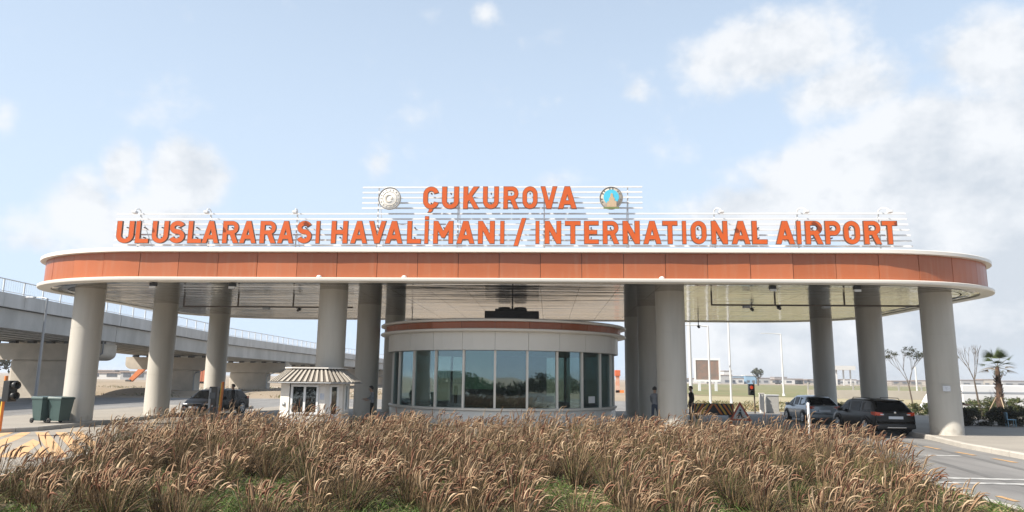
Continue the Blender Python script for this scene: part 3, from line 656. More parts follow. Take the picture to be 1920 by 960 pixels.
# ================================================================ viaduct on the left
vcon = mat('viaduct_concrete', (.58, .57, .54), .8, col2=(.43, .42, .395), vscale=.7, bump=.15, bscale=10, stretch=(1, 1, .35))
vcon2 = mat('viaduct_parapet', (.68, .67, .65), .8, col2=(.52, .515, .495), vscale=1.1, stretch=(1, 1, .2))
vpier = mat('viaduct_pier', (.60, .54, .45), .8, col2=(.44, .395, .33), vscale=.6, bump=.15, bscale=10)
via = thing('viaduct', 'long grey concrete viaduct with metal railing behind the left columns', 'bridge', (-45.1, 62, 0))
def vz(y): # rail-top height along the deck
    return 8.86-(y-47)*.027+max(0, y-85)*.0205
VX = 6.4; VL = 5.35     # deck edges right and left of the pier axis
Ys = list(range(22, 232, 2))
def dy(y): return y-62
seg = [22, 40, 62, 84, 106, 128, 150, 172, 194, 216, 230]
for a, c_ in zip(seg[:-1], seg[1:]):
    ya, yc = a+.03, c_-.03
    za, zc = vz(ya)-1.02, vz(yc)-1.02        # parapet top
    def slab(b, x0, x1, t0, t1):
        b.add([(x0, dy(ya), za+t0), (x1, dy(ya), za+t0), (x1, dy(yc), zc+t0), (x0, dy(yc), zc+t0), (x0, dy(ya), za+t1), (x1, dy(ya), za+t1), (x1, dy(yc), zc+t1), (x0, dy(yc), zc+t1)],
              [(0, 3, 2, 1), (4, 5, 6, 7), (0, 1, 5, 4), (1, 2, 6, 5), (2, 3, 7, 6), (3, 0, 4, 7)])
    b = MB(); slab(b, -VL+.35, VX-.35, -.97, -.72); b.build('deck_slab', vcon, via)
    npn = max(1, round((yc-ya)/2.0))
    for sgn in (-1, 1):
        npn = max(1, round((yc-ya)/2.0)) if sgn > 0 else 1
        for j in range(npn):
            b = MB(); ya_, yc_ = ya, yc
            p0, p1 = ya+(yc-ya)*j/npn+.008, ya+(yc-ya)*(j+1)/npn-.008
            z0_, z1_ = vz(p0)-1.02, vz(p1)-1.02; xa, xb = (VX-.34, VX) if sgn > 0 else (-VL, -VL+.34)
            b.add([(xa, dy(p0), z0_-1.0), (xb, dy(p0), z0_-1.0), (xb, dy(p1), z1_-1.0), (xa, dy(p1), z1_-1.0), (xa, dy(p0), z0_), (xb, dy(p0), z0_), (xb, dy(p1), z1_), (xa, dy(p1), z1_)],
                  [(0, 3, 2, 1), (4, 5, 6, 7), (0, 1, 5, 4), (1, 2, 6, 5), (2, 3, 7, 6), (3, 0, 4, 7)])
            if sgn > 0 or j % 1 == 0: b.build('parapet_panel', vcon2, via)
    # girders
    for gi in range(7):
        xg = -VL+.75+gi*(VX+VL-1.5)/6
        b = MB(); slab(b, xg-.11, xg+.11, -2.2, -.98); slab(b, xg-.35, xg+.35, -2.45, -2.2); slab(b, xg-.5, xg+.5, -1.1, -.98)
        if gi == 6:   # the outer girder is a deep plain box face
            b = MB(); slab(b, xg-.35, xg+.42, -2.45, -1.06)
        b.build('girder', vcon, via)
# railing: posts and rails on both sides, kept light
for sgn, x in ((1, VX-.17), (-1, -VL+.17)):
    for y0 in Ys:
        y1 = y0+2
        b = MB(); z0_, z1_ = vz(y0)-1.02, vz(y1)-1.02
        b.tube([(x, dy(y0), z0_), (x, dy(y0), z0_+1.0)], .055, 6)
        for h, r_ in ((.98, .045), (.12, .03)): b.tube([(x, dy(y0), z0_+h), (x, dy(y1), z1_+h)], r_, 6)
        b.build('railing_bay', galv, via)
        if y0 < 130 and sgn > 0:
            b = MB()
            for k in range(1, 9):
                t_ = k/9; zz = z0_+(z1_-z0_)*t_; b.tube([(x, dy(y0+2*t_), zz+.12), (x, dy(y0+2*t_), zz+.97)], .011, 4, 0, False, False)
            b.build('railing_bars', galv, via)
# piers: stem, hammerhead cap with rounded ends, bearing blocks
for yp in (40, 62, 84, 106, 128, 150, 172, 194):
    ztop = vz(yp)-1.02-2.45-.22; zc0 = ztop-1.45
    b = MB(); b.bbox(-2.85, 2.85, dy(yp)-.85, dy(yp)+.85, -.3, zc0, .18); st_ = b.build('pier', vpier, via)
    pr = [(-5.6, ztop), (-5.6, zc0+.62)]+arc(-4.7, zc0+.62, .9, .62, 180, 270, 6)[1:]+arc(4.7, zc0+.62, .9, .62, 270, 360, 6)+[(5.6, ztop)]
    b = MB(); n_ = len(pr); vs = [(x, dy(yp)-1.05, z) for x, z in pr]+[(x, dy(yp)+1.05, z) for x, z in pr]
    b.add(vs, [tuple(range(n_)), tuple(range(2*n_-1, n_-1, -1))]+[(i, n_+i, n_+(i+1) % n_, (i+1) % n_) for i in range(n_)]); b.build('pier_cap', vpier, st_)
    for gi in range(7):
        xg = -VL+.75+gi*(VX+VL-1.5)/6
        xg = max(-5.2, min(5.2, xg))
        MB().box(xg-.3, xg+.3, dy(yp)-.9, dy(yp)-.45, ztop+.001, ztop+.215).build('bearing', black_plastic, st_)
    MB().tube([(5.75, dy(yp)-1.2, ztop+1.6), (5.75, dy(yp)-1.2, zc0+.6), (3.1, dy(yp)-1.0, zc0-.35), (2.95, dy(yp)-.98, zc0-.7), (2.95, dy(yp)-.98, -.2)], .075, 8).build('drain_pipe', grey_steel, st_)
    MB().box(5.0, 5.55, dy(yp)-.5, dy(yp)+.9, ztop+.001, ztop+1.0).build('end_block', vcon2, st_)

# ================================================================ guard booth
bx_white = mat('booth_white', (.78, .74, .68), .45, var=.05); booth_roof_l = mat('booth_roof_cream', (.44, .40, .34), .5, var=.1); booth_roof_d = mat('booth_roof_dark', (.09, .075, .06), .5)
booth_glass = glass_mat('booth_glass', (.55, .6, .6), .12)
BX, BY = -9.15, 27.8
booth = thing('guard_booth', 'white octagonal guard booth with ribbed cream hipped roof in front of a column', 'booth', (BX, BY, .16))
def octo(hx, hy, c): return [(-hx+c, -hy), (hx-c, -hy), (hx, -hy+c), (hx, hy-c), (hx-c, hy), (-hx+c, hy), (-hx, hy-c), (-hx, -hy+c)]
body = octo(1.22, 1.0, .52)
b = MB()
# walls face by face with window openings
def wall(b, p, q, z0, z1, openings, th=.05, mi=0):
    p, q = Vector((*p, 0)), Vector((*q, 0)); d = (q-p); L = d.length; d.normalize(); n_ = Vector((d.y, -d.x, 0))
    def pc(u0, u1, w0, w1):
        M = Matrix(((d.x, -n_.x, 0, p.x), (d.y, -n_.y, 0, p.y), (0, 0, 1, 0), (0, 0, 0, 1)))
        b.box(u0, u1, 0, th, w0, w1, mi, M)
    u = 0
    for (a, c_, w0, w1) in openings:
        pc(u, a, z0, z1); pc(a, c_, z0, w0); pc(a, c_, w1, z1); u = c_
    pc(u, L, z0, z1)
wins = {}
for i in range(8):
    p, q = body[i], body[(i+1) % 8]; L = math.dist(p, q)
    op = [(.10, 1.12, .62, 1.68)] if i == 0 else ([(L/2-.17, L/2+.17, .55, 1.68)] if i == 1 else ([(.3, L-.3, .7, 1.7)] if i in (2, 4, 6) else []))
    if i == 7: op = []
    wall(b, p, q, 0, 1.80, op); wins[i] = op
b.prism(octo(1.17, .95, .5), 0, .06); b.build('body', bx_white, booth)
def on_wall(i, u, o, z):
    p, q = Vector(body[i]), Vector(body[(i+1) % 8]); d = (q-p).normalized(); n_ = Vector((d.y, -d.x)); v = p+d*u+n_*o; return (v.x, v.y, z)
for i, op in wins.items():
    for (u0, u1, w0, w1) in op:
        fr = MB()
        def fb(a0, a1, c0, c1):
            fr.add([on_wall(i, a0, .03, c0), on_wall(i, a1, .03, c0), on_wall(i, a1, .03, c1), on_wall(i, a0, .03, c1), on_wall(i, a0, -.03, c0), on_wall(i, a1, -.03, c0), on_wall(i, a1, -.03, c1), on_wall(i, a0, -.03, c1)],
                   [(0, 1, 2, 3), (5, 4, 7, 6), (0, 4, 5, 1), (1, 5, 6, 2), (2, 6, 7, 3), (3, 7, 4, 0)])
        t_ = .055; fb(u0-.02, u0+t_, w0-.02, w1+.02); fb(u1-t_, u1+.02, w0-.02, w1+.02); fb(u0+t_, u1-t_, w1-t_, w1+.02); fb(u0+t_, u1-t_, w0-.02, w0+t_)
        if u1-u0 > .6: fb((u0+u1)/2-.04, (u0+u1)/2+.04, w0+t_, w1-t_)
        f_ = fr.build('window_frame', steel_white, booth)
        g_ = MB(); g_.add([on_wall(i, u0+t_, -.004, w0+t_), on_wall(i, u1-t_, -.004, w0+t_), on_wall(i, u1-t_, -.004, w1-t_), on_wall(i, u0+t_, -.004, w1-t_), on_wall(i, u0+t_, -.012, w0+t_), on_wall(i, u1-t_, -.012, w0+t_), on_wall(i, u1-t_, -.012, w1-t_), on_wall(i, u0+t_, -.012, w1-t_)],
               [(0, 1, 2, 3), (5, 4, 7, 6), (0, 4, 5, 1), (1, 5, 6, 2), (2, 6, 7, 3), (3, 7, 4, 0)]); g_.build('pane', booth_glass, f_)
ev = octo(1.6, 1.34, .6); tp = octo(.98, .72, .34); ZE, ZT = 1.80, 2.30
b = MB(); vs = [(x, y, ZE) for x, y in ev]+[(x, y, ZT) for x, y in tp]+[(x, y, ZE-.045) for x, y in ev]
b.add(vs, [(i, (i+1) % 8, 8+(i+1) % 8, 8+i) for i in range(8)]+[(16+i, 16+(i+1) % 8, (i+1) % 8, i) for i in range(8)]+[tuple(range(23, 15, -1)), tuple(range(8, 16))]); rf = b.build('roof', booth_roof_d, booth)
# raised cream ribs on every slope
for i in range(8):
    a, c_ = Vector((*ev[i], ZE)), Vector((*ev[(i+1) % 8], ZE)); a2, c2 = Vector((*tp[i], ZT)), Vector((*tp[(i+1) % 8], ZT))
    L = (c_-a).length; n_ = max(2, round(L/.225)); nn = (c_-a).cross(a2-a).normalized()
    for k in range(n_):
        t0, t1 = (k+.22)/n_, (k+.66)/n_
        # ribs run at right angles to the eave and end on the hip
        e0, e1_ = a.lerp(c_, t0), a.lerp(c_, t1); u0, u1 = a2.lerp(c2, t0), a2.lerp(c2, t1)
        lo = [e0, e1_, u1, u0]; hi = [v+nn*.035 for v in lo]
        MB().add(lo+hi, [(4, 5, 6, 7), (0, 1, 5, 4), (1, 2, 6, 5), (2, 3, 7, 6), (3, 0, 4, 7)]).build('roof_rib', booth_roof_l, rf)
MB().prism(octo(1.12, .85, .4), 2.31, 2.36).build('roof_cap', bx_white, booth)
MB().bbox(-.78, .78, .1, .75, .08, .82, .02).build('desk', mat('booth_desk', (.2, .19, .18), .6), booth)
MB().lathe([(.09, 0), (.09, .03), (.05, .06), (.001, .07)], 12, Matrix.Translation((-.92, -.82, .95)) @ Matrix.Rotation(R(90), 4, 'X')).build('wall_lamp', grey_steel, booth)

# gutter, notice and cable on the booth
gt = MB(); ge = octo(1.63, 1.37, .61)
for i in range(8): gt.tube([(*ge[i], ZE-.03), (*ge[(i+1) % 8], ZE-.03)], .028, 6)
gt.build('gutter', grey_steel, booth)
nt = MB(); nt.add([on_wall(0, 1.2, .006, 1.15), on_wall(0, 1.36, .006, 1.15), on_wall(0, 1.36, .006, 1.38), on_wall(0, 1.2, .006, 1.38)], [(0, 1, 2, 3)]); nt.build('notice', mat('booth_notice', (.45, .5, .6), .5, col2=(.7, .7, .7), vscale=12), booth)
MB().tube([on_wall(0, .04, .02, 1.78), on_wall(0, .04, .02, 1.0), on_wall(0, .05, .02, .05)], .014, 6).build('cable', black_plastic, booth)
# ================================================================ vehicles
def car(name, label, cat, loc, rz, L, Wd, H, paint, kind='suv', plate=True, group=None, rear_marks=True):
    """stations run rear (-y) to front (+y)"""
    c_ = thing(name, label, cat, loc, rz, group); w = Wd/2; h = L/2
    zb = .26 if kind == 'suv' else .2
    belt = H*.62
    if kind == 'suv':
        S = [(-h, .55, .62, .62, .90, .80), (-h+.03, .30, .90, .93, .955, .84), (-h+.10, zb, belt, belt+.03, .97, .86), (-h+.42, zb, belt, H-.13, .985, .76), (-h+.62, zb, belt, H-.035, .99, .76), (-h+1.25, zb, belt-.01, H, 1, .77), (-h+1.33, zb, belt-.01, H, 1, .77),
             (-h+2.25, zb, belt-.02, H, 1, .78), (-h+2.33, zb, belt-.02, H-.005, 1, .78), (-h+2.75, zb, belt-.03, H-.06, 1, .77), (-h+3.35, zb, belt-.05, belt+.02, .99, .80), (-h+3.5, zb, belt-.06, belt-.02, .985, .80), (h-.35, zb, belt-.2, belt-.13, .95, .75), (h-.08, .28, belt-.34, belt-.27, .89, .7), (h, .36, .56, .58, .80, .62)]
        side = [(3, 5), (6, 7), (8, 10)]; rear = (2, 3); front = (9, 10)
    else:
        S = [(-h, .5, .58, .6, .88, .78), (-h+.04, .28, .86, .89, .95, .82), (-h+.12, zb, belt+.0, belt+.02, .965, .80), (-h+.62, zb, belt, H-.10, .98, .72), (-h+.9, zb, belt, H-.03, .99, .72), (-h+1.45, zb, belt-.01, H, 1, .73), (-h+1.52, zb, belt-.01, H, 1, .73),
             (-h+2.2, zb, belt-.02, H-.01, 1, .73), (-h+2.28, zb, belt-.02, H-.02, 1, .73), (-h+2.55, zb, belt-.03, H-.10, 1, .73), (-h+3.25, zb, belt-.06, belt+.0, .99, .78), (-h+3.4, zb, belt-.07, belt-.03, .985, .78), (h-.35, zb, belt-.2, belt-.14, .94, .74), (h-.08, .26, belt-.33, belt-.26, .87, .7), (h, .34, .5, .52, .76, .6)]
        side = [(3, 5), (6, 7), (8, 10)]; rear = (2, 3); front = (9, 10)
    rows = []
    for (y, z0, zbl, zt, kw, rw) in S:
        ww = w*kw; r_ = w*rw; gh = zt-zbl
        if gh > .15: up_ = [(r_*1.02, zt-.07), (r_*.86, zt-.012), (0, zt+.012)]
        else: up_ = [(ww*.95, zbl+gh*.6), (ww*.75, zt), (0, zt+.015)]
        zm = z0+(zbl-z0)*.45
        half = [(ww*.80, z0), (ww*.965, z0+.05), (ww*1.0, zm), (ww*.985, zbl-.10), (ww*.955, zbl)]+up_
        rows.append([(x, y, z) for x, z in half]+[(-x, y, z) for x, z in half[-2::-1]])
    n_ = len(rows[0]); b = MB(); vs = [p for r_ in rows for p in r_]; fs = []
    for j in range(len(rows)-1):
        for i in range(n_-1): fs.append((j*n_+i, j*n_+i+1, (j+1)*n_+i+1, (j+1)*n_+i))
        fs.append((j*n_+n_-1, j*n_, (j+1)*n_, (j+1)*n_+n_-1))
    fs.append(tuple(range(n_-1, -1, -1))); e = (len(rows)-1)*n_; fs.append(tuple(range(e, e+n_)))
    fs = [tuple(reversed(f)) for f in fs]
    b.add(vs, fs); bo = sharp(b.build('body', paint, c_), 42)
    cg = MATS['car_glass']
    def patch(nm, quads, m_, ins=.05, out=.008, par=None):
        """inset copies of body quads, lifted off the skin"""
        g_ = MB()
        for q in quads:
            q = [Vector(v) for v in q]; ce = sum(q, Vector())/4; nn = (q[1]-q[0]).cross(q[3]-q[0]).normalized()
            if nn.dot(ce-Vector((0, ce.y*.6, .6))) < 0: nn = -nn; q = q[::-1]
            q2 = []
            for i_, v in enumerate(q):
                a, d_ = q[i_-1]-v, q[(i_+1) % 4]-v; q2.append(v+a.normalized()*min(ins, a.length*.3)+d_.normalized()*min(ins, d_.length*.3)+nn*out)
            base_ = [v-nn*.012 for v in q2]
            g_.add(q2+base_, [(0, 1, 2, 3), (0, 4, 5, 1), (1, 5, 6, 2), (2, 6, 7, 3), (3, 7, 4, 0)])
        return g_.build(nm, m_, par or c_)
    def V(j, i): return rows[j][i]
    for (j0, j1) in side:
        for i0, i1 in ((4, 5), (n_-5, n_-6)):
            patch('side_window', [(V(j0, i0), V(j1, i0), V(j1, i1), V(j0, i1))], cg, .045)
    # screens: one quad from corner to corner
    def screen(nm, j0, j1):
        """glass that follows the curve of the body between two stations"""
        g_ = MB(); ids = list(range(5, n_-5)); lo, hi = [], []
        for i in ids:
            a_, c2_ = Vector(V(j0, i)), Vector(V(j1, i)); f0 = .10
            if i in (5, n_-6): a_.x *= .95; c2_.x *= .95
            lo.append(a_.lerp(c2_, f0)); hi.append(a_.lerp(c2_, 1-.06))
        nn = Vector((0, (-1 if j0 < 5 else 1)*abs(hi[2].z-lo[2].z), abs(hi[2].y-lo[2].y))).normalized()
        top = [v+nn*.012 for v in lo]+[v+nn*.012 for v in hi]; k_ = len(ids)
        bot = [v-nn*.01 for v in lo]+[v-nn*.01 for v in hi]
        fs_ = [(i, i+1, k_+i+1, k_+i) for i in range(k_-1)]
        if nn.y > 0: pass
        g_.add(top+bot, fs_+[(0, k_, 3*k_, 2*k_), (k_-1, 3*k_-1, 4*k_-1, 2*k_-1)]+[(i+1, i, 2*k_+i, 2*k_+i+1) for i in range(k_-1)]+[(k_+i, k_+i+1, 3*k_+i+1, 3*k_+i) for i in range(k_-1)])
        g_.build(nm, cg, c_)
    screen('rear_window', *rear); screen('windscreen', *front)
    # wheels
    wr = .36 if kind == 'suv' else .32
    for sy in (-h+.82, h-.86):
        for sx in (-1, 1):
            M = Matrix.Translation((sx*(w-.09), sy, wr)) @ Matrix.Rotation(sx*math.pi/2, 4, 'Y')
            ar = MB(); ar.prism([(wr*1.17*math.cos(t_*math.pi/10-.2), wr*1.17*math.sin(t_*math.pi/10-.2)) for t_ in range(15)], 0, .02, 0, Matrix.Translation((sx*(w+.004), sy, wr+.02)) @ Matrix(((0, 0, -sx, 0), (1, 0, 0, 0), (0, 1, 0, 0), (0, 0, 0, 1))))
            ar.build('wheel_arch', black_plastic, c_)
            wh = MB().lathe([(wr*.62, -.10), (wr*.93, -.11), (wr, -.07), (wr, .07), (wr*.93, .125), (wr*.66, .125), (wr*.62, .10)], 28, M).build('wheel', rubber, c_)
            rm = MB(); rm.lathe([(wr*.66, .05), (wr*.66, .124), (wr*.60, .128), (wr*.58, .06)], 28, M)
            for k in range(5):
                Mk = M @ Matrix.Rotation(2*math.pi*k/5, 4, 'Z'); rm.box(-.045, .045, .03, wr*.62, .075, .118, 0, Mk)
            rm.lathe([(.001, .12), (.07, .12), (.08, .07)], 14, M); rm.build('rim', MATS['alloy'], wh)
            MB().lathe([(.001, .06), (wr*.58, .06)], 20, M).build('brake_disc', dark_metal, wh)
    # lights
    zl = .86 if kind == 'suv' else .80
    for sx in (-1, 1):
        q = MB(); xx = w*.955
        q.add([(sx*xx*.62, -h-.005, zl-.02), (sx*xx*.985, -h+.03, zl-.03), (sx*xx*.985, -h+.03, zl+.13), (sx*xx*.62, -h+.02, zl+.09), (sx*xx*1.025, -h+.32, zl+.02), (sx*xx*1.025, -h+.32, zl+.12), (sx*xx*.62, -h+.1, zl-.02), (sx*xx*.62, -h+.1, zl+.09)],
              [(0, 1, 2, 3), (1, 4, 5, 2), (0, 6, 4, 1), (3, 2, 5, 7)]); q.build('tail_light', MATS['tail_red'], c_)
        MB().bbox(sx*xx*.66-.07, sx*xx*.66+.07, -h-.012, -h+.06, zl+.0, zl+.045, .006).build('reversing_lamp', MATS['lamp_clear'], c_)
        zf = belt-.30
        q = MB(); q.add([(sx*w*.50, h-.05, zf-.05), (sx*w*.82, h-.11, zf-.02), (sx*w*.84, h-.16, zf+.10), (sx*w*.52, h-.12, zf+.07), (sx*w*.91, h-.42, zf+.05), (sx*w*.91, h-.42, zf+.14)], [(0, 1, 2, 3), (1, 4, 5, 2)]); q.build('headlight', MATS['lamp_clear'], c_)
        m_ = MB(); m_.bbox(sx*(w+.11)-.10, sx*(w+.11)+.10, h-1.42, h-1.28, belt-.02, belt+.13, .03); m_.tube([(sx*w*.93, h-1.36, belt-.01), (sx*(w+.05), h-1.36, belt+.02)], .025, 6); m_.build('mirror', paint, c_)
    MB().bbox(-.30, .30, -h-.045, -h-.02, .62 if kind != 'suv' else .70, .73 if kind != 'suv' else .81, .005).build('number_plate', MATS['plate'], c_)
    MB().bbox(-w*.93, w*.93, -h-.05, -h+.25, .30, .50, .05).build('rear_bumper', black_plastic if kind == 'suv' else paint, c_)
    MB().bbox(-w*.45, w*.45, -h-.062, -h-.045, .34, .37, .006).build('bumper_trim', MATS['chrome'], c_)
    MB().bbox(-w*.86, w*.86, h-.28, h+.03, .26, .44, .05).build('front_bumper', black_plastic, c_)
    MB().bbox(-.42, .42, h-.06, h+.012, .50, .64, .02).build('grille', black_plastic, c_)
    MB().bbox(-.44, .44, h-.05, h+.02, .645, .668, .008).build('grille_bar', MATS['chrome'], c_)
    MB().bbox(-.27, .27, h+.013, h+.03, .40, .5, .005).build('number_plate', MATS['plate'], c_)
    MB().bbox(-.05, .05, -h-.0, -h+.03, .93, 1.0, .012).build('badge', MATS['chrome'], c_)
    if kind == 'suv':
        for sx in (-1, 1): MB().tube([(sx*w*.70, -h+.75, H-.02), (sx*w*.70, -h+.85, H+.035), (sx*w*.70, h-1.95, H+.035), (sx*w*.70, h-1.85, H-.03)], .016, 6).build('roof_rail', dark_metal, c_)
        MB().bbox(-w*.66, w*.66, -h+.30, -h+.62, H-.075, H-.04, .015).build('roof_spoiler', paint, c_)
    return c_
cgm = glass_mat('car_glass_shader', (.06, .07, .07), .10, (.9, .95, 1)); MATS['car_glass'] = mat('car_glass', (.006, .007, .008), .08, spec=.10)
mat('alloy', (.8, .8, .8), .35, metal=.5); mat('chrome', (.8, .8, .8), .15, metal=1.0); mat('tail_red', (.62, .06, .015), .2, coat=.3); mat('lamp_clear', (.75, .76, .78), .15); mat('plate', (.72, .75, .8), .4)
paint_dark = mat('paint_graphite', (.016, .014, .012), .32, spec=.22, coat=.12); paint_silver = mat('paint_silver', (.34, .37, .40), .3, metal=.7, coat=.8); paint_black = mat('paint_black', (.006, .006, .007), .35, spec=.14, coat=.04); paint_white = mat('paint_white', (.75, .75, .75), .3, coat=.6)
car('parked_suv', 'dark graphite estate car seen from behind in the right lane', 'car', (14.25, 32.75, 0.0), R(3), 4.2, 1.74, 1.50, paint_dark, 'suv')
car('parked_hatchback', 'silver hatchback waiting ahead of the dark car in the right lane', 'car', (14.5, 40.8, 0.0), R(1), 4.1, 1.72, 1.46, paint_silver, 'hatch')
car('black_car', 'black car facing left beside the orange barrier post', 'car', (-18.7, 39.6, 0.0), R(173), 4.1, 1.76, 1.40, paint_black, 'suv')
car('white_car', 'white car half hidden behind the right front column', 'car', (29.2, 53.5, 0.0), R(100), 4.3, 1.76, 1.45, paint_white, 'hatch')
# delivery van with a plain white box
van = thing('box_van', 'white box van standing behind the right front column', 'van', (29.0, 49.5, 0), R(90))
MB().bbox(-1.05, 1.05, -2.6, 1.9, .62, 2.1, .05).build('cargo_box', paint_white, van)
MB().box(-1.07, 1.07, -2.62, 1.92, 1.55, 1.66).build('side_stripe', mat('van_stripe', (.35, .37, .40), .5), van)
q = MB(); pr = [(1.95, .45), (3.45, .45), (3.55, .9), (3.4, 1.15), (2.9, 1.85), (2.6, 1.98), (1.95, 1.98)]; n_ = len(pr)
q.add([(-.95, y, z) for y, z in pr]+[(.95, y, z) for y, z in pr], [tuple(range(n_)), tuple(range(2*n_-1, n_-1, -1))]+[(i, n_+i, n_+(i+1) % n_, (i+1) % n_) for i in range(n_)]); q.build('cab', paint_white, van)
MB().box(-.965, .965, 2.2, 2.85, 1.2, 1.8).build('cab_window', MATS['car_glass'], van)
for sy in (-1.5, 2.6):
    for sx in (-1, 1):
        M = Matrix.Translation((sx*.85, sy, .36)) @ Matrix.Rotation(sx*math.pi/2, 4, 'Y'); wh = MB().lathe([(.2, -.1), (.36, -.08), (.36, .08), (.34, .11), (.2, .11), (.001, .09)], 20, M).build('wheel', rubber, van)
MB().box(-.7, .7, -2.5, 3.2, .38, .62).build('chassis', black_plastic, van)

# ================================================================ street furniture
post_orange = mat('post_orange', (.85, .24, .035), .4, var=.15); post_yellow = mat('post_yellow', (.95, .58, .06), .4, var=.15)
# wheeled bins
bin_m = mat('bin_green', (.045, .085, .080), .45, var=.1); bin_b = mat('bin_blue_grey', (.25, .33, .38), .5, var=.08)
def wheelie(loc, rz, m_, lb):
    t_ = thing('wheeled_bin', lb, 'bin', loc, rz, 'bins beside the left front column')
    b = MB(); lo = [(-.24, -.26), (.24, -.26), (.24, .22), (-.24, .22)]; hi = [(-.31, -.36), (.31, -.36), (.31, .33), (-.31, .33)]
    b.add([(x, y, .10) for x, y in lo]+[(x, y, .98) for x, y in hi], [(0, 3, 2, 1), (0, 1, 5, 4), (1, 2, 6, 5), (2, 3, 7, 6), (3, 0, 4, 7)]); b.build('body', m_, t_)
    MB().bbox(-.335, .335, -.385, .355, .955, 1.0, .012).build('rim', m_, t_)
    b = MB(); b.add([(-.34, -.40, 1.005), (.34, -.40, 1.005), (.34, .38, 1.005), (-.34, .38, 1.005), (-.30, -.36, 1.05), (.30, -.36, 1.05), (.30, .34, 1.075), (-.30, .34, 1.075)], [(0, 3, 2, 1), (4, 5, 6, 7), (0, 1, 5, 4), (1, 2, 6, 5), (2, 3, 7, 6), (3, 0, 4, 7)]); b.build('lid', bin_m, t_)
    MB().tube([(-.22, .38, .99), (-.22, .47, .98), (.22, .47, .98), (.22, .38, .99)], .018, 8).build('handle', bin_m, t_)
    for sx in (-1, 1):
        MB().lathe([(.03, -.03), (.10, -.03), (.105, .02), (.03, .03)], 16, Matrix.Translation((sx*.27, .24, .105)) @ Matrix.Rotation(math.pi/2, 4, 'Y')).build('wheel', rubber, t_)
wheelie((-20.86, 28.75, .16), R(68), bin_m, 'dark green wheeled bin with lit side, farther from the column')
wheelie((-20.12, 28.72, .16), R(75), bin_m, 'dark green wheeled bin standing against the left front column')
# orange posts with signal boxes
def signal_box(loc, rz, lb, h=1.75, box=(.9, 1.65)):
    t_ = thing('lane_signal', lb, 'signal', loc, rz)
    MB().tube([(0, 0, 0), (0, 0, h)], .055, 12).build('post', post_orange, t_)
    MB().box(-.02, .02, -.058, -.054, .5, h-.15).build('reflector_strip', post_yellow, t_)
    MB().bbox(.10, .38, -.17, .17, box[0], box[1], .02).build('signal_head', black_plastic, t_)
    for k in range(2):
        z = box[0]+.2+k*.36
        MB().lathe([(.13, 0), (.135, .17), (.125, .17), (.12, 0)], 16, Matrix.Translation((.385, 0, z)) @ Matrix.Rotation(R(90), 4, 'Y')).build('hood', black_plastic, t_)
    MB().box(.04, .12, -.03, .03, box[0]+.3, box[0]+.36).build('bracket', black_plastic, t_); return t_
signal_box((-19.05, 24.2, .17), R(-12), 'orange post with black hooded lane signal at the left picture edge', 1.9, (1.02, 1.74))
t_ = thing('barrier_post', 'orange and yellow barrier post beside a black ticket machine', 'barrier', (-15.85, 34.0, 0), R(8))
MB().tube([(0, 0, 0), (.06, 0, 1.86)], .065, 12).build('post', post_orange, t_)
MB().tube([(-.035, -.045, .5), (.012, -.05, 1.8)], .028, 8).build('yellow_strip', post_yellow, t_)
b = MB(); b.bbox(-.50, -.14, -.2, .2, 0, 1.62, .03); b.build('machine', dark_metal, t_)
MB().bbox(-.46, -.18, -.225, -.2, 1.05, 1.35, .01).build('screen', mat('machine_screen', (.10, .11, .12), .15), t_)
MB().bbox(-.50, -.40, -.21, -.19, .1, 1.55, .008).build('trim', grey_steel, t_)
MB().lathe([(.001, 0), (.04, 0), (.04, .03)], 10, Matrix.Translation((-.3, -.21, .72)) @ Matrix.Rotation(R(90), 4, 'X')).build('button', steel_white, t_)
# red signal on a thin brown post, right
t_ = thing('traffic_signal', 'small traffic signal showing red on a thin brown post', 'traffic light', (14.1, 50, 0), R(0))
MB().tube([(0, 0, 0), (0, 0, 2.05)], .05, 8).build('post', brown_steel, t_)
MB().bbox(-.38, -.06, -.14, .14, 1.22, 1.98, .02).build('housing', black_plastic, t_)
MB().lathe([(.001, 0), (.11, 0), (.12, .02)], 16, Matrix.Translation((-.22, -.145, 1.75)) @ Matrix.Rotation(R(90), 4, 'X')).build('red_lamp', emit_mat('signal_red', (.9, .10, .03), .3), t_)
MB().lathe([(.001, 0), (.11, 0), (.12, .02)], 16, Matrix.Translation((-.22, -.145, 1.42)) @ Matrix.Rotation(R(90), 4, 'X')).build('green_lamp', mat('signal_off', (.02, .04, .03), .3), t_)
for z in (1.75, 1.42): MB().lathe([(.135, 0), (.135, .14), (.125, .14)], 14, Matrix.Translation((-.22, -.145, z)) @ Matrix.Rotation(R(90), 4, 'X')).build('hood', black_plastic, t_)
# roadworks sign
t_ = thing('roadworks_sign', 'red-bordered triangular roadworks sign standing by the chevron barrier', 'road sign', (9.93, 37.9, 0), R(-8))
tri = lambda s_, o_=0: [(-s_, o_), (s_, o_), (0, o_+s_*1.732)]
MB().prism(tri(.56, .16), .0, .02, 0, MY).build('red_border', mat('sign_red', (.62, .10, .04), .4), t_)
MB().prism(tri(.40, .25), .021, .026, 0, MY).build('white_field', white_paint, t_)
b = MB(); b.prism([(-.15, .29), (-.07, .29), (-.02, .45), (.05, .29), (.13, .29), (.06, .52), (.04, .62), (-.06, .62), (-.12, .48), (-.17, .42), (-.13, .40), (-.06, .50)], .027, .032, 0, MY); b.prism(arc(0, .69, .05, .05, 0, 360, 12)[:-1], .027, .032, 0, MY); b.prism([(.09, .27), (.24, .27), (.165, .36)], .027, .032, 0, MY)
b.build('worker_symbol', black_plastic, t_)
for sx in (-1, 1): MB().tube([(sx*.45, .03, .2), (sx*.5, .3, -.0)], .02, 6).build('leg', brown_steel, t_)
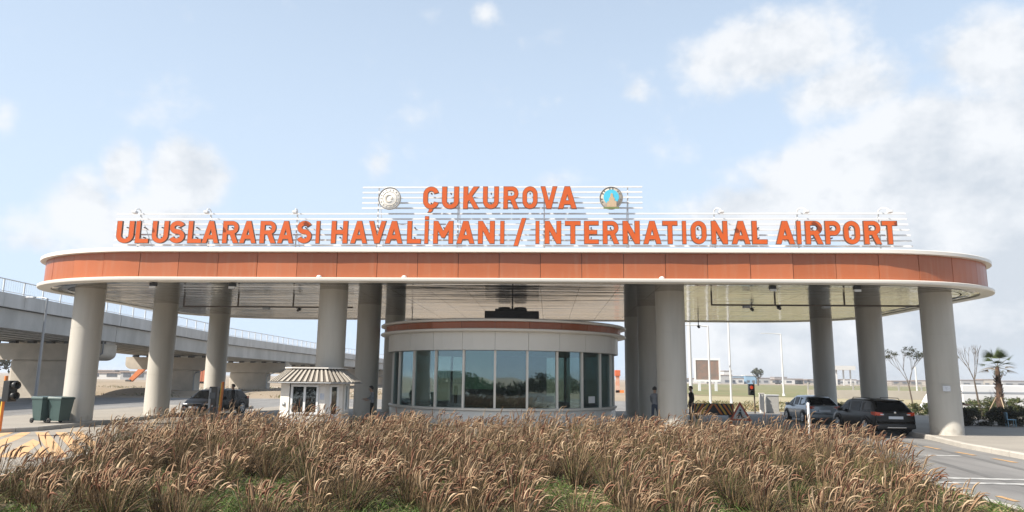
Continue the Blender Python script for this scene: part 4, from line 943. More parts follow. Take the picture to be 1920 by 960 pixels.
MB().bbox(-.62, -.42, -.1, .1, 0, .12, .02).build('foot_weight', post_orange, t_)
# striped barrier
t_ = thing('chevron_barrier', 'yellow, orange and black striped barrier board on the lane', 'barrier', (8.95, 39.6, .12), R(0))
MB().box(-1.08, 1.08, -.03, .03, .22, .84).build('board', black_plastic, t_)
for k in range(5):
    for sx in (-1, 1):
        xi = .0+k*.24; cols = post_yellow if k % 2 else post_orange
        pts = [(xi, .80), (xi+.13, .80), (xi+.13+.36, .26), (xi+.36, .26)]
        pts = [(min(x, 1.05), z) for x, z in pts]
        if sx < 0: pts = [(-x, z) for x, z in pts][::-1]
        MB().prism(pts[::-1], .031, .036, 0, MY).build('stripe', cols, t_)
for x in (-.9, .9): MB().box(x-.05, x+.05, -.25, .25, 0, .22).build('foot', rubber, t_)
# white bollard post
t_ = thing('white_post', 'slim white post rising out of the grass in front of the silver car', 'bollard', (9.9, 28, 0.0))
MB().tube([(0, 0, 0), (0, 0, 1.36)], .048, 12).build('post', steel_white, t_); MB().lathe([(.048, 1.3), (.055, 1.36), (.03, 1.4), (.001, 1.405)], 12).build('cap', steel_white, t_); MB().lathe([(.1, .0), (.1, .02), (.05, .03)], 12).build('base_flange', galv, t_)
# cabinet and marker post
t_ = thing('service_cabinet', 'pale grey service cabinet beside the right hand verge', 'cabinet', (15.55, 51.0, 0))
MB().bbox(-.42, .42, -.25, .25, .05, 1.2, .02).build('housing', mat('cabinet_grey', (.48, .47, .44), .5, var=.06), t_); MB().box(-.45, .45, -.29, .29, 1.2, 1.26).build('lid', galv, t_); MB().box(-.38, .38, -.257, -.251, .15, 1.12).build('door', mat('cabinet_door', (.44, .43, .40), .5), t_); MB().box(-.45, .45, -.28, .28, -.02, .05).build('plinth', kerbm, t_)
t_ = thing('marker_pillar', 'cream pillar standing left of the service cabinet', 'pillar', (14.75, 50.6, 0))
MB().bbox(-.14, .14, -.14, .14, 0, 1.32, .02).build('shaft', bx_white, t_); MB().box(-.17, .17, -.17, .17, 1.32, 1.37).build('cap', bx_white, t_)
# lamp posts
def lamp(loc, h, armv, lb, r0=.11, r1=.06, m_=None, nm='lamp_post'):
    t_ = thing(nm, lb, 'lamp post', loc, 0, 'lamp posts'); m_ = m_ or mat('pole_paint', (.62, .62, .61), .5)
    MB().tube([(0, 0, 0), (0, 0, h*.5), (0, 0, h)], [r0, (r0+r1)/2, r1], 12).build('pole', m_, t_)
    MB().lathe([(r0*2, 0), (r0*2, .03), (r0*1.3, .05), (r0*1.2, .4)], 14).build('base', m_, t_)
    if armv:
        MB().tube([(0, 0, h-.03), (armv*.5, 0, h+.06), (armv, 0, h+.08)], [r1*.8, r1*.6, r1*.5], 8).build('arm', m_, t_)
        s_ = 1 if armv > 0 else -1
        b = MB(); b.bbox(min(armv, armv+s_*.6), max(armv, armv+s_*.6), -.13, .13, h+.02, h+.12, .03); b.build('lamp_head', galv, t_)
    return t_
lamp((-37.0, 50, 0), 7.6, -1.0, 'grey lamp post with arm in front of the viaduct', .12, .07, grey_steel)
lamp((13.55, 69, 0), 12.5, 0, 'thick white pole just right of the inner right columns', .17, .14)
lamp((14.95, 76, 0), 11.5, 0, 'thin white pole in front of the billboard, left one', .09, .06)
lamp((14.9, 67, 0), 7.2, -1.9, 'white pole with a short arm crossing the billboard', .11, .08)
lamp((17.3, 69, 0), 12.0, 0, 'tall white pole right of the billboard', .10, .07)
lamp((35.4, 110, 0), 9.3, -2.4, 'far lamp post with long thin arm, right of centre', .15, .09)
lamp((56, 112, 0), 4.6, 0, 'far white pole between two dark columns', .15, .1)
# billboard in the field
t_ = thing('billboard', 'brown billboard in a white frame standing at the edge of the field', 'billboard', (32.9, 150, 0))
MB().box(-2.35, 2.35, -.1, .1, 2.3, 6.3).build('panel', mat('billboard_print', (.20, .165, .14), .6, col2=(.33, .20, .15), vscale=.8), t_)
b = MB(); b.box(-2.65, -2.35, -.2, .2, 1.9, 6.7); b.box(2.35, 2.65, -.2, .2, 1.9, 6.7); b.box(-2.35, 2.35, -.2, .2, 6.3, 6.7); b.box(-2.35, 2.35, -.2, .2, 1.9, 2.3); b.build('frame', steel_white, t_)
for x in (-1.7, 1.7): MB().box(x-.25, x+.25, -.2, .2, -.1, 1.9).build('leg', galv, t_)
# tall orange marker seen between kiosk and columns
t_ = thing('orange_mast', 'orange and white mast far off, right of the kiosk', 'mast', (11.5, 120, 0))
MB().box(-.3, .3, -.3, .3, 0, 3.4).build('shaft', mat('mast_orange', (.60, .20, .09), .6, col2=(.62, .45, .36), vscale=1.4), t_); MB().bbox(-.45, .45, -.45, .45, 2.7, 3.7, .08).build('head', mat('mast_head', (.6, .14, .05), .5), t_); MB().box(-.3, 1.0, -.3, .3, -.02, .4).build('foot', post_orange, t_)
# excavator boom and machine beyond the viaduct
t_ = thing('excavator', 'orange excavator with raised boom beyond the viaduct', 'excavator', (-71.5, 130, 0), 0)
exo = mat('excavator_orange', (.66, .20, .06), .5, var=.1)
b = MB(); pr = [(-7.0, 1.0), (-6.3, .7), (-2.2, 4.7), (1.0, 6.6), (.8, 7.2), (-2.8, 5.7)]
n_ = len(pr); b.add([(x, -.3, z) for x, z in pr]+[(x, .3, z) for x, z in pr], [tuple(range(n_)), tuple(range(2*n_-1, n_-1, -1))]+[(i, n_+i, n_+(i+1) % n_, (i+1) % n_) for i in range(n_)]); b.build('boom', exo, t_)
MB().bbox(.2, 3.6, -1.4, 1.4, 1.2, 2.9, .15).build('house', exo, t_); MB().bbox(.0, 1.5, -1.5, -.2, 1.3, 3.3, .1).build('cab', MATS['car_glass'], t_)
for y in (-1.2, 1.2): MB().bbox(-.8, 3.6, y-.3, y+.3, -.05, .9, .3).build('track', rubber, t_)
MB().tube([(.4, 0, 2.6), (-2.4, 0, 4.6)], .14, 8).build('hydraulic_ram', grey_steel, t_)
MB().bbox(-7.4, -6.3, -.5, .5, .1, 1.1, .15).build('bucket', dark_metal, t_)
# site container and fence pieces seen between columns
t_ = thing('site_container', 'orange site container between the second and third viaduct piers', 'container', (-63.0, 128, 0)); MB().bbox(-3.2, 3.2, -1.2, 1.2, .9, 3.2, .05).build('box', mat('container_red', (.55, .18, .09), .6, var=.2), t_); MB().box(-3.0, 3.0, -1.0, 1.0, -.05, .9).build('skids', dark_metal, t_)
for k in range(11): MB().box(-3.0+k*.58, -2.8+k*.58, -1.24, -1.2, 1.0, 3.1).build('rib', mat('container_rib', (.46, .14, .07), .6), t_)

# bench under the right palm
t_ = thing('blue_chair', 'pale blue plastic chair in front of the dark hedge', 'chair', (22.2, 35.9, .16), R(75)); t_.scale = (.8, .8, .8); bc = mat('chair_blue', (.20, .36, .47), .5)
MB().bbox(-.24, .24, -.24, .24, .40, .45, .02).build('seat', bc, t_); MB().bbox(-.24, .24, .20, .25, .45, .85, .02).build('backrest', bc, t_)
for x in (-.2, .2):
    for y in (-.2, .2): MB().tube([(x, y, 0), (x, y, .41)], .02, 6).build('leg', bc, t_)

# fence along the far side of the field, and posts at right
fm = mat('fence_grey', (.34, .33, .31), .7); fence = thing('boundary_wall', 'long pale boundary wall with posts beyond the hedge at right', 'wall', (60, 96, 0))
MB().box(-26, 60, -.15, .15, -.05, 1.15).build('wall', mat('wall_cream', (.46, .42, .36), .8, var=.15, vscale=.3), fence)
for k in range(30): MB().box(-26+k*2.9, -25.85+k*2.9, -.1, .1, 1.15, 2.1).build('fence_post', fm, fence)
for z in (1.5, 1.85, 2.05): MB().box(-26, 60, -.02, .02, z-.02, z+.02).build('fence_wire', fm, fence)
# ================================================================ vegetation
def np_mesh(name, V, F, C, m_, parent=None, nside=4):
    """V (n,3), F (m,4) quads or tris, C (n,3) vertex colours"""
    me = bpy.data.meshes.new(name); n_, k = len(V), F.shape[1]
    me.vertices.add(n_); me.vertices.foreach_set('co', V.astype(np.float32).ravel())
    me.loops.add(F.size); me.loops.foreach_set('vertex_index', F.astype(np.int32).ravel())
    me.polygons.add(len(F)); me.polygons.foreach_set('loop_start', np.arange(0, F.size, k, dtype=np.int32))
    me.update(calc_edges=True)
    ca = me.color_attributes.new('Col', 'FLOAT_COLOR', 'POINT')
    ca.data.foreach_set('color', np.hstack([C*.85, np.ones((n_, 1))]).astype(np.float32).ravel())
    me.polygons.foreach_set('use_smooth', np.ones(len(F), bool)); me.materials.append(m_)
    return link(name, me, parent)
grass_m = vcol_mat('dry_grass', .75, trans=.15); leaf_m = vcol_mat('leaves', .55, trans=.3)
def inside(px, py, poly):
    c_ = False; n_ = len(poly)
    for i in range(n_):
        (x1, y1), (x2, y2) = poly[i], poly[i-1]
        if (y1 > py) != (y2 > py) and px < (x2-x1)*(py-y1)/(y2-y1)+x1: c_ = not c_
    return c_
def ribbons(base, dirv, length, width, droop, nseg, cols, wind):
    """curved blades: (n) arrays -> ribbon quads; returns V,F,C"""
    n_ = len(base); t_ = np.linspace(0, 1, nseg+1)
    d = dirv/np.linalg.norm(dirv, axis=1, keepdims=True)
    P_ = np.zeros((n_, nseg+1, 3)); p = base.copy(); P_[:, 0] = p; st_ = (length/nseg)[:, None]
    for i in range(nseg):
        d = d+np.stack([wind[:, 0], wind[:, 1], -np.ones(n_)], 1)*(droop*(i+.5)/nseg)[:, None]; d /= np.linalg.norm(d, axis=1, keepdims=True)
        p = p+d*st_; P_[:, i+1] = p
    return P_
def strip_mesh(P_, W_, cols, rngl, face=None):
    """ribbon along paths P_ (n,s,3) with half widths W_ (n,s)"""
    n_, s_, _ = P_.shape
    T = np.gradient(P_, axis=1); T /= np.linalg.norm(T, axis=2, keepdims=True)+1e-9
    a = rngl.normal(size=(n_, 1, 3)) if face is None else face
    S = np.cross(T, a); S /= np.linalg.norm(S, axis=2, keepdims=True)+1e-9
    L_, R_ = P_-S*W_[..., None], P_+S*W_[..., None]
    V = np.stack([L_, R_], 2).reshape(-1, 3)
    idx = np.arange(n_*s_*2).reshape(n_, s_, 2)
    F = np.stack([idx[:, :-1, 0], idx[:, :-1, 1], idx[:, 1:, 1], idx[:, 1:, 0]], -1).reshape(-1, 4)
    C = np.repeat(cols[:, None, :], s_*2, 1).reshape(-1, 3)
    return V, F, C
def tube_mesh(P_, W_, cols, k=3):
    n_, s_, _ = P_.shape
    T = np.gradient(P_, axis=1); T /= np.linalg.norm(T, axis=2, keepdims=True)+1e-9
    a = np.zeros_like(T); a[..., 0] = 1; a[..., 1] = .3
    S = np.cross(T, a); S /= np.linalg.norm(S, axis=2, keepdims=True)+1e-9; B = np.cross(T, S)
    rings = [P_+(S*math.cos(2*math.pi*i/k)+B*math.sin(2*math.pi*i/k))*W_[..., None] for i in range(k)]
    V = np.stack(rings, 2).reshape(-1, 3); idx = np.arange(n_*s_*k).reshape(n_, s_, k)
    F = np.concatenate([np.stack([idx[:, :-1, i], idx[:, :-1, (i+1) % k], idx[:, 1:, (i+1) % k], idx[:, 1:, i]], -1).reshape(-1, 4) for i in range(k)])
    C = np.repeat(cols[:, None, :], s_*k, 1).reshape(-1, 3)
    return V, F, C
class Acc:
    def __init__(s): s.V = []; s.F = []; s.C = []; s.n = 0
    def add(s, V, F, C): s.V.append(V); s.F.append(F+s.n); s.C.append(C); s.n += len(V)
    def out(s, name, m_, parent=None): return np_mesh(name, np.concatenate(s.V), np.concatenate(s.F), np.concatenate(s.C), m_, parent)
# --- clumps of fountain grass in the bed
g_ = np.random.default_rng(11)
clumps = []
tries = 0
GP = [(-9.2, 9.6), (5.6, 9.6), (6.6, 13.2), (7.45, 16), (7.9, 20), (8.1, 22.0), (7.2, 23.2), (4, 23.6), (-7, 23.3), (-10.9, 22.6), (-12.0, 21.2), (-11.3, 18.5), (-9.8, 14)]
while tries < 16000 and len(clumps) < 430:
    tries += 1
    x, y = g_.uniform(-12.5, 8.6), g_.uniform(9.6, 23.6)
    if not inside(x, y, GP): continue
    # open grassy gaps in the near part of the bed
    if y < 14.6:
        gap = math.sin(x*2.5+1.0)+math.sin(x*1.07+y*1.1)
        if gap > .30 or g_.random() < .2: continue
    dmin = .70 if y > 15.5 else .64
    if any((x-a)**2+(y-b_)**2 < dmin**2 for a, b_, _ in clumps): continue
    h_ = np.interp(y, [11, 13.5, 16, 19, 23], [.60, .70, .80, .86, .90])*g_.uniform(.72, 1.2)
    clumps.append((x, y, h_))
acc = Acc(); plume = Acc()
for (x, y, h_) in clumps:
    nb = 170; vig = g_.choice([.08, .45, .8, 1.1, 1.35], p=[.14, .18, .26, .26, .16]); tone = g_.uniform(.75, 1.2); green = max(0, g_.normal(.10, .16))
    a = g_.uniform(0, 2*math.pi, nb); rr = g_.uniform(0, .17, nb)
    base_ = np.stack([x+rr*np.cos(a), y+rr*np.sin(a), np.full(nb, .10)], 1)
    lean = np.where(g_.random(nb) < .07, g_.uniform(.9, 2.2, nb), g_.uniform(.08, .75, nb)); dirv = np.stack([np.cos(a)*lean+.10, np.sin(a)*lean, np.ones(nb)], 1)
    ln = h_*g_.uniform(.65, 1.1, nb); P_ = ribbons(base_, dirv, ln, None, g_.uniform(.05, .55, nb), 4, None, np.stack([np.full(nb, .5), np.zeros(nb)], 1))
    Wd_ = np.linspace(1, .15, 5)[None]*g_.uniform(.005, .009, nb)[:, None]
    br = g_.uniform(.55, 1.35, nb)[:, None]*tone
    k = g_.random(nb)[:, None]
    col_ = np.where(k < .55, np.array([[.125, .08, .042]]), np.where(k < .70, np.array([[.34, .225, .125]]), np.array([[.07, .05, .028]])))*br
    gm = (g_.random(nb) < green)[:, None]; col_ = np.where(gm, np.array([[.11, .13, .04]])*br, col_)
    acc.add(*strip_mesh(P_, Wd_, col_, g_))
    # flower stems with bottle-brush plumes
    ns = max(5, int(g_.integers(20, 40)*vig)); a = g_.uniform(0, 2*math.pi, ns); rr = g_.uniform(0, .14, ns)
    base_ = np.stack([x+rr*np.cos(a), y+rr*np.sin(a), np.full(ns, .10)], 1)
    lean = g_.uniform(.02, .52, ns); dirv = np.stack([np.cos(a)*lean+.10, np.sin(a)*lean, np.ones(ns)], 1)
    ln = h_*g_.uniform(.72, 1.05, ns); S_ = ribbons(base_, dirv, ln, None, g_.uniform(0, .22, ns), 3, None, np.stack([np.full(ns, .6), np.zeros(ns)], 1))
    acc.add(*strip_mesh(S_, np.full((ns, 4), .0032), np.tile(np.array([[.30, .21, .12]]), (ns, 1))*g_.uniform(.6, 1.3, ns)[:, None], g_))
    dl = S_[:, -1]-S_[:, -2]; pl = g_.uniform(.17, .32, ns)
    Pp = ribbons(S_[:, -1], dl, pl, None, g_.uniform(.05, .95, ns)**1.2, 5, None, np.stack([np.full(ns, .7), g_.normal(0, .3, ns)], 1))
    wp = np.array([.35, .9, 1, .95, .7, .2])[None]*g_.uniform(.009, .018, ns)[:, None]
    k = g_.random(ns)[:, None]
    pc = np.where(k < .5, np.array([[.41, .265, .16]]), np.where(k < .74, np.array([[.24, .115, .07]]), np.array([[.57, .42, .27]])))*g_.uniform(.5, 1.05, ns)[:, None]*tone
    plume.add(*tube_mesh(Pp, wp, pc, 3))
    # bristles that fluff the plume out
    sel = np.repeat(np.arange(ns), 7); tt = g_.uniform(.1, .95, len(sel)); i0 = np.minimum((tt*5).astype(int), 4); fr = tt*5-i0
    bp = Pp[sel, i0]*(1-fr)[:, None]+Pp[sel, i0+1]*fr[:, None]; td = Pp[sel, i0+1]-Pp[sel, i0]; td /= np.linalg.norm(td, axis=1, keepdims=True)+1e-9
    bd = td*.9+g_.normal(0, .55, (len(sel), 3)); bd /= np.linalg.norm(bd, axis=1, keepdims=True)
    P3 = np.stack([bp, bp+bd*g_.uniform(.018, .04, len(sel))[:, None]], 1)
    plume.add(*strip_mesh(P3, np.tile(np.array([[.003, .001]]), (len(sel), 1)), pc[sel]*1.1, g_))
o = acc.out('fountain_grass', grass_m); o['kind'] = 'stuff'; tag(o, 'brown tufted fountain grass leaves and stems filling the planting bed', 'grass')
o = plume.out('grass_plumes', grass_m); o['kind'] = 'stuff'; tag(o, 'tan and russet feathery plumes nodding above the fountain grass', 'grass')
# --- green weeds between the clumps at the front of the bed, thin litter elsewhere
wd = Acc(); nw = 42000
x = g_.uniform(-11, 7.8, nw); y = 9.5+g_.random(nw)**1.3*7.5
pat = np.sin(x*2.5+1.0)+np.sin(x*1.07+y*1.1)+g_.normal(0, .5, nw)
ok = np.array([inside(a, c_, BED) for a, c_ in zip(x, y)]) & ((pat > -.25) | (g_.random(nw) < .35)); x, y = x[ok], y[ok]; n_ = len(x)
a = g_.uniform(0, 6.28, n_); ln_ = g_.uniform(.07, .27, n_)*np.interp(y, [10, 14, 17], [1.25, 1.0, .8])
P_ = ribbons(np.stack([x, y, np.full(n_, .11)], 1), np.stack([np.cos(a)*.7, np.sin(a)*.7, np.ones(n_)], 1), ln_, None, g_.uniform(.1, .9, n_), 3, None, np.zeros((n_, 2)))
kk = g_.random(n_)[:, None]; wc = np.where(kk < .6, np.array([[.085, .14, .032]]), np.where(kk < .85, np.array([[.13, .19, .05]]), np.array([[.20, .18, .07]])))*g_.uniform(.7, 1.3, n_)[:, None]
wd.add(*strip_mesh(P_, np.array([[.9, 1, .7, .1]])*g_.uniform(.004, .010, n_)[:, None], wc, g_))
o = wd.out('green_weeds', leaf_m); o['kind'] = 'stuff'; tag(o, 'low green weeds growing between the grass clumps in front', 'weeds')
# --- fallen straw lying on the soil
n_ = 7000; x = g_.uniform(-11.5, 7.6, n_); y = g_.uniform(9.5, 17, n_); ok = np.array([inside(a, c_, BED) for a, c_ in zip(x, y)]); x, y = x[ok], y[ok]; n_ = len(x); a = g_.uniform(0, 6.28, n_)
P_ = ribbons(np.stack([x, y, g_.uniform(.125, .20, n_)], 1), np.stack([np.cos(a), np.sin(a), g_.uniform(-.05, .25, n_)], 1), g_.uniform(.15, .5, n_), None, np.full(n_, .05), 2, None, np.zeros((n_, 2)))
lt = Acc(); lt.add(*strip_mesh(P_, np.array([[1, .9, .4]])*g_.uniform(.003, .007, n_)[:, None], np.array([[.42, .31, .18]])*g_.uniform(.5, 1.2, n_)[:, None], g_))
o = lt.out('straw_litter', grass_m); o['kind'] = 'stuff'; tag(o, 'fallen dry straw lying on the soil of the bed', 'straw')
# --- leaf clouds
def leaf_cloud(acc_, centers, radii, n_, size, cols, rl, flat=.8):
    for c_, r_ in zip(centers, radii):
        k = int(n_*r_*r_)+6
        u = rl.normal(size=(k, 3)); u /= np.linalg.norm(u, axis=1, keepdims=True); rad = rl.random(k)**.45*r_*(1+rl.normal(0, .12, k))
        p = np.array(c_)+u*rad[:, None]*np.array([1, 1, flat])
        d1 = rl.normal(size=(k, 3)); d1 /= np.linalg.norm(d1, axis=1, keepdims=True); d2 = np.cross(d1, rl.normal(size=(k, 3))); d2 /= np.linalg.norm(d2, axis=1, keepdims=True)
        s_ = (size*rl.uniform(.6, 1.4, k))[:, None]
        V = np.stack([p-d1*s_, p-d2*s_*.45, p+d1*s_, p+d2*s_*.45], 1).reshape(-1, 3); F = np.arange(k*4).reshape(k, 4)
        c__ = np.array(cols)[rl.integers(0, len(cols), k)]*rl.uniform(.7, 1.3, (k, 1)); acc_.add(V, F, np.repeat(c__, 4, 0))
bark = mat('bark', (.13, .10, .075), .9, var=.3, vscale=8, bump=.5, bscale=25); bark_grey = mat('bark_grey', (.17, .15, .13), .9, var=.25, vscale=8)
def branch(b, p, d, L, r, depth, rl, tips, spread=.55, n_=3):
    p = Vector(p); d = Vector(d).normalized(); pts = [p.copy()]; rs = [r]
    for i in range(3):
        d = (d+Vector(rl.normal(0, .10, 3))).normalized(); p = p+d*L/3; pts.append(p.copy()); rs.append(r*(1-.13*(i+1)))
    b.tube(pts, rs, 6)
    if depth == 0: tips.append(p.copy()); return
    for k in range(n_):
        a = rl.uniform(0, 6.28); nd = (d+Vector((math.cos(a)*spread, math.sin(a)*spread, rl.uniform(0, .35)))).normalized()
        branch(b, p-d*L*rl.uniform(0, .25), nd, L*rl.uniform(.6, .8), r*.58, depth-1, rl, tips, spread, n_)
def sparse_tree(loc, h, lb, seed, leaves=True, nm='young_tree', spread=.55, trunkf=.42):
    rl = np.random.default_rng(seed); t_ = thing(nm, lb, 'tree', loc)
    b = MB(); tips = []; b.tube([(0, 0, -.05), (-.02*h, 0, h*trunkf*.5), (-.045*h, 0, h*trunkf)], [.07, .055, .045], 8); b.build('trunk', bark, t_)
    b = MB()
    for k in range(4):
        a = k*1.57+.4; branch(b, (-.045*h, 0, h*trunkf), (math.cos(a)*spread, math.sin(a)*spread, .8), h*.26, .028, 2, rl, tips, spread*.8, 3)
    b.build('branches', bark_grey, t_)
    if leaves:
        A_ = Acc(); sel = [tips[i] for i in range(len(tips)) if rl.random() < .8]
        leaf_cloud(A_, [tuple(s_) for s_ in sel], [rl.uniform(.14, .34) for _ in sel], 620, .055, [(.05, .05, .03), (.08, .075, .04), (.045, .055, .025)], rl); A_.out('crown', leaf_m, t_)
    return t_
sparse_tree((26.9, 54.5, 0), 5.0, 'young nearly bare tree behind the parked cars', 5, True, 'young_tree', .36, .40)
sparse_tree((27.0, 46.5, 0), 4.3, 'leafless young tree with upright twigs beside the palm', 8, False, 'bare_tree', .22, .55)
# --- palm
def palm(loc, h, lb, seed, nf=22, fs=.75, props=True):
    rl = np.random.default_rng(seed); t_ = thing('fan_palm', lb, 'palm', loc)
    tm = mat('palm_trunk', (.12, .065, .04), .95, col2=(.05, .038, .028), vscale=5, bump=.8, bscale=14)
    b = MB(); b.tube([(0, 0, -.05), (.0, 0, h*.30), (.02, 0, h*.6), (.03, 0, h*.78)], [.19, .17, .13, .09], 12); b.build('trunk', tm, t_)
    b = MB()
    for k in range(70):
        z = rl.uniform(.25, h*.66); a = rl.uniform(0, 6.28); r_ = np.interp(z, [0, h*.3, h*.78], [.18, .16, .09])
        b.tube([(r_*math.cos(a), r_*math.sin(a), z), ((r_+.09)*math.cos(a), (r_+.09)*math.sin(a), z+.16)], [.035, .012], 4)
    b.build('leaf_stubs', tm, t_)
    for k in range(nf):
        a = k*2.4; el_ = np.interp(k, [0, nf*.35, nf-1], [1.4, .6, -.45])+rl.normal(0, .1); Lp = fs*rl.uniform(.75, 1.05)
        d = Vector((math.cos(a)*math.cos(el_), math.sin(a)*math.cos(el_), math.sin(el_))); c0 = Vector((.03, 0, h*.78+.03*0)); e_ = c0+d*Lp*.55
        A_ = Acc(); nl = 22; side_ = d.cross(Vector((0, 0, 1))).normalized(); upv = side_.cross(d).normalized()
        ang = np.linspace(-1.25, 1.25, nl); P_ = np.zeros((nl, 4, 3)); Ls = Lp*.62*(1-.25*np.abs(ang)/1.25)
        for i in range(nl):
            dd = d*math.cos(ang[i])+side_*math.sin(ang[i])+upv*.12*math.cos(ang[i]*2)
            for j in range(4):
                f_ = j/3; v = e_+dd*Ls[i]*f_-Vector((0, 0, 1))*(.22*f_*f_*Ls[i]); P_[i, j] = v
        dry = k > nf*.62
        cc = np.tile(np.array([[.23, .17, .09]] if dry else [[.075, .10, .035]]), (nl, 1))*rl.uniform(.6, 1.3, (nl, 1))
        Wf = np.tile(np.array([[.6, 1, .8, .1]])*.017, (nl, 1)); A_.add(*strip_mesh(P_, Wf, cc, rl, np.array(upv)[None, None, :]*np.ones((nl, 4, 3))))
        stp = np.stack([np.array(c0), np.array(e_)])[None]; A_.add(*strip_mesh(stp, np.array([[.016, .012]]), np.array([[.15, .13, .05]]), rl))
        A_.out('frond', leaf_m, t_)
    if props:
        for a in (.3, 2.4, 4.5): MB().tube([(.95*math.cos(a), .95*math.sin(a), -.05), (.16*math.cos(a), .16*math.sin(a), 1.45)], .03, 6).build('prop', mat('prop_wood', (.40, .31, .21), .8), t_)
    return t_
palm((24.9, 41.0, 0), 4.0, 'fan palm with propped shaggy trunk at the right edge', 3, 15, 1.2)
palm((28.35, 52, 0), 5.1, 'palm mostly hidden behind the right front column', 9, 18, .8, False)
# --- hedge and shrubs at right
def shrub(nm, loc, sx, sy, sz, lb, seed, cols, n_=260, size=.05, group=None):
    rl = np.random.default_rng(seed); t_ = thing(nm, lb, 'hedge' if 'hedge' in nm else 'shrub', loc, 0, group)
    for k in range(max(3, int(sx*2))):
        b = MB(); x_ = rl.uniform(-sx, sx)*.9; y_ = rl.uniform(-sy, sy)*.6
        b.tube([(x_, y_, -.05), (x_+rl.normal(0, .05), y_, sz*.5), (x_+rl.normal(0, .12), y_+rl.normal(0, .1), sz*.85)], [.02, .014, .008], 5); b.build('stem', bark, t_)
    A_ = Acc(); cs, rs = [], []
    for k in range(int(14+sx*sz*64)):
        cs.append((rl.uniform(-sx, sx), rl.uniform(-sy, sy), rl.uniform(.04, sz-.08))); rs.append(rl.uniform(.13, .26))
    leaf_cloud(A_, cs, rs, n_*4, size, cols, rl); A_.out('foliage', leaf_m, t_); return t_
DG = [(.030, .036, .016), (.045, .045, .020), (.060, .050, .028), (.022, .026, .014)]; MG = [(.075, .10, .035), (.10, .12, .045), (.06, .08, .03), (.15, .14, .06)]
for i, (x_, lb) in enumerate(((20.6, 'dark clipped hedge stretch just right of the front column'), (23.4, 'dark clipped hedge stretch below the fan palm'), (26.2, 'dark clipped hedge stretch at the right picture edge'))):
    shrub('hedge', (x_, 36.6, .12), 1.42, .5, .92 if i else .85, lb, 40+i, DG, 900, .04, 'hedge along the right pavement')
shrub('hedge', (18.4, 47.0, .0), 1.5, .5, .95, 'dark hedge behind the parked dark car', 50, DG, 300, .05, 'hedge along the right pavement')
for i, (x_, y_, s_, lb) in enumerate(((27.2, 46.5, 1.0, 'loose green shrub right of the palm trunk'), (29.6, 47.5, 1.15, 'loose green shrub at the far right behind the hedge'), (24.2, 47.6, .8, 'loose green shrub left of the palm trunk'))):
    shrub('green_shrub', (x_, y_, 0), s_*1.1, .6, 1.15*s_, lb, 60+i, MG, 220, .06, 'green shrubs behind the hedge')
# tufts on the dry verge behind the lanes
vt = Acc(); n_ = 12000; lf = g_.random(n_) < .55; x = np.where(lf, g_.uniform(-75, -20, n_), g_.uniform(11, 36, n_)); y = np.where(lf, g_.uniform(68, 125, n_), g_.uniform(53, 72, n_)); a = g_.uniform(0, 6.28, n_)
patch_ = (np.sin(x*.9)+np.sin(y*.7+x*.4)+g_.normal(0, .4, n_)) > .1; x, y, a = x[patch_], y[patch_], a[patch_]; n_ = len(x)
P_ = ribbons(np.stack([x, y, np.zeros(n_)], 1), np.stack([np.cos(a)*.8, np.sin(a)*.8, np.ones(n_)], 1), g_.uniform(.2, .6, n_), None, g_.uniform(.1, .8, n_), 3, None, np.zeros((n_, 2)))
kk = g_.random(n_)[:, None]; vc = np.where(kk < .45, np.array([[.12, .13, .045]]), np.where(kk < .8, np.array([[.34, .26, .15]]), np.array([[.20, .17, .08]])))*g_.uniform(.7, 1.3, n_)[:, None]
vt.add(*strip_mesh(P_, np.array([[1, 1, .7, .1]])*g_.uniform(.02, .05, n_)[:, None], vc, g_)); o = vt.out('verge_tufts', leaf_m); o['kind'] = 'stuff'; tag(o, 'dry tufts and weeds scattered on the bare ground behind the lanes', 'weeds')
# --- trees in the distance and behind the photographer (they show in the kiosk glass)
def round_tree(loc, h, r_, lb, seed, nm='leafy_tree', group=None, dens=60, size=.16, cols=MG):
    rl = np.random.default_rng(seed); t_ = thing(nm, lb, 'tree', loc, 0, group); b = MB(); tips = []
    b.tube([(0, 0, -.1), (0, 0, h*.2), (.05*h, 0, h*.45)], [.05*h, .04*h, .025*h], 8)
    for k in range(5):
        a = k*1.257; branch(b, (0, 0, h*.3), (math.cos(a)*.7, math.sin(a)*.7, .9), h*.26, .02*h, 1, rl, tips, .5, 2)
    b.build('trunk', bark, t_); A_ = Acc(); cs, rs = [], []
    for k in range(26):
        u = rl.normal(size=3); u /= np.linalg.norm(u); q = u*rl.random()**.4*r_*.85; cs.append((q[0], q[1], h*.66+q[2]*.7)); rs.append(r_*rl.uniform(.22, .42))
    leaf_cloud(A_, cs, rs, dens, size, cols, rl); A_.out('crown', leaf_m, t_); return t_
KP = [(-40, -19), (-31, -17), (-23, -20), (-16, -18), (-9, -19), (-2.5, -17), (4.5, -19), (12, -18), (20, -20), (29, -18), (38, -17),
      (47, -10), (54, -1), (60, 8), (64, 17), (47, -20), (-50, -16), (-58, -6), (-64, 3), (-68, 11), (-49, -4)]
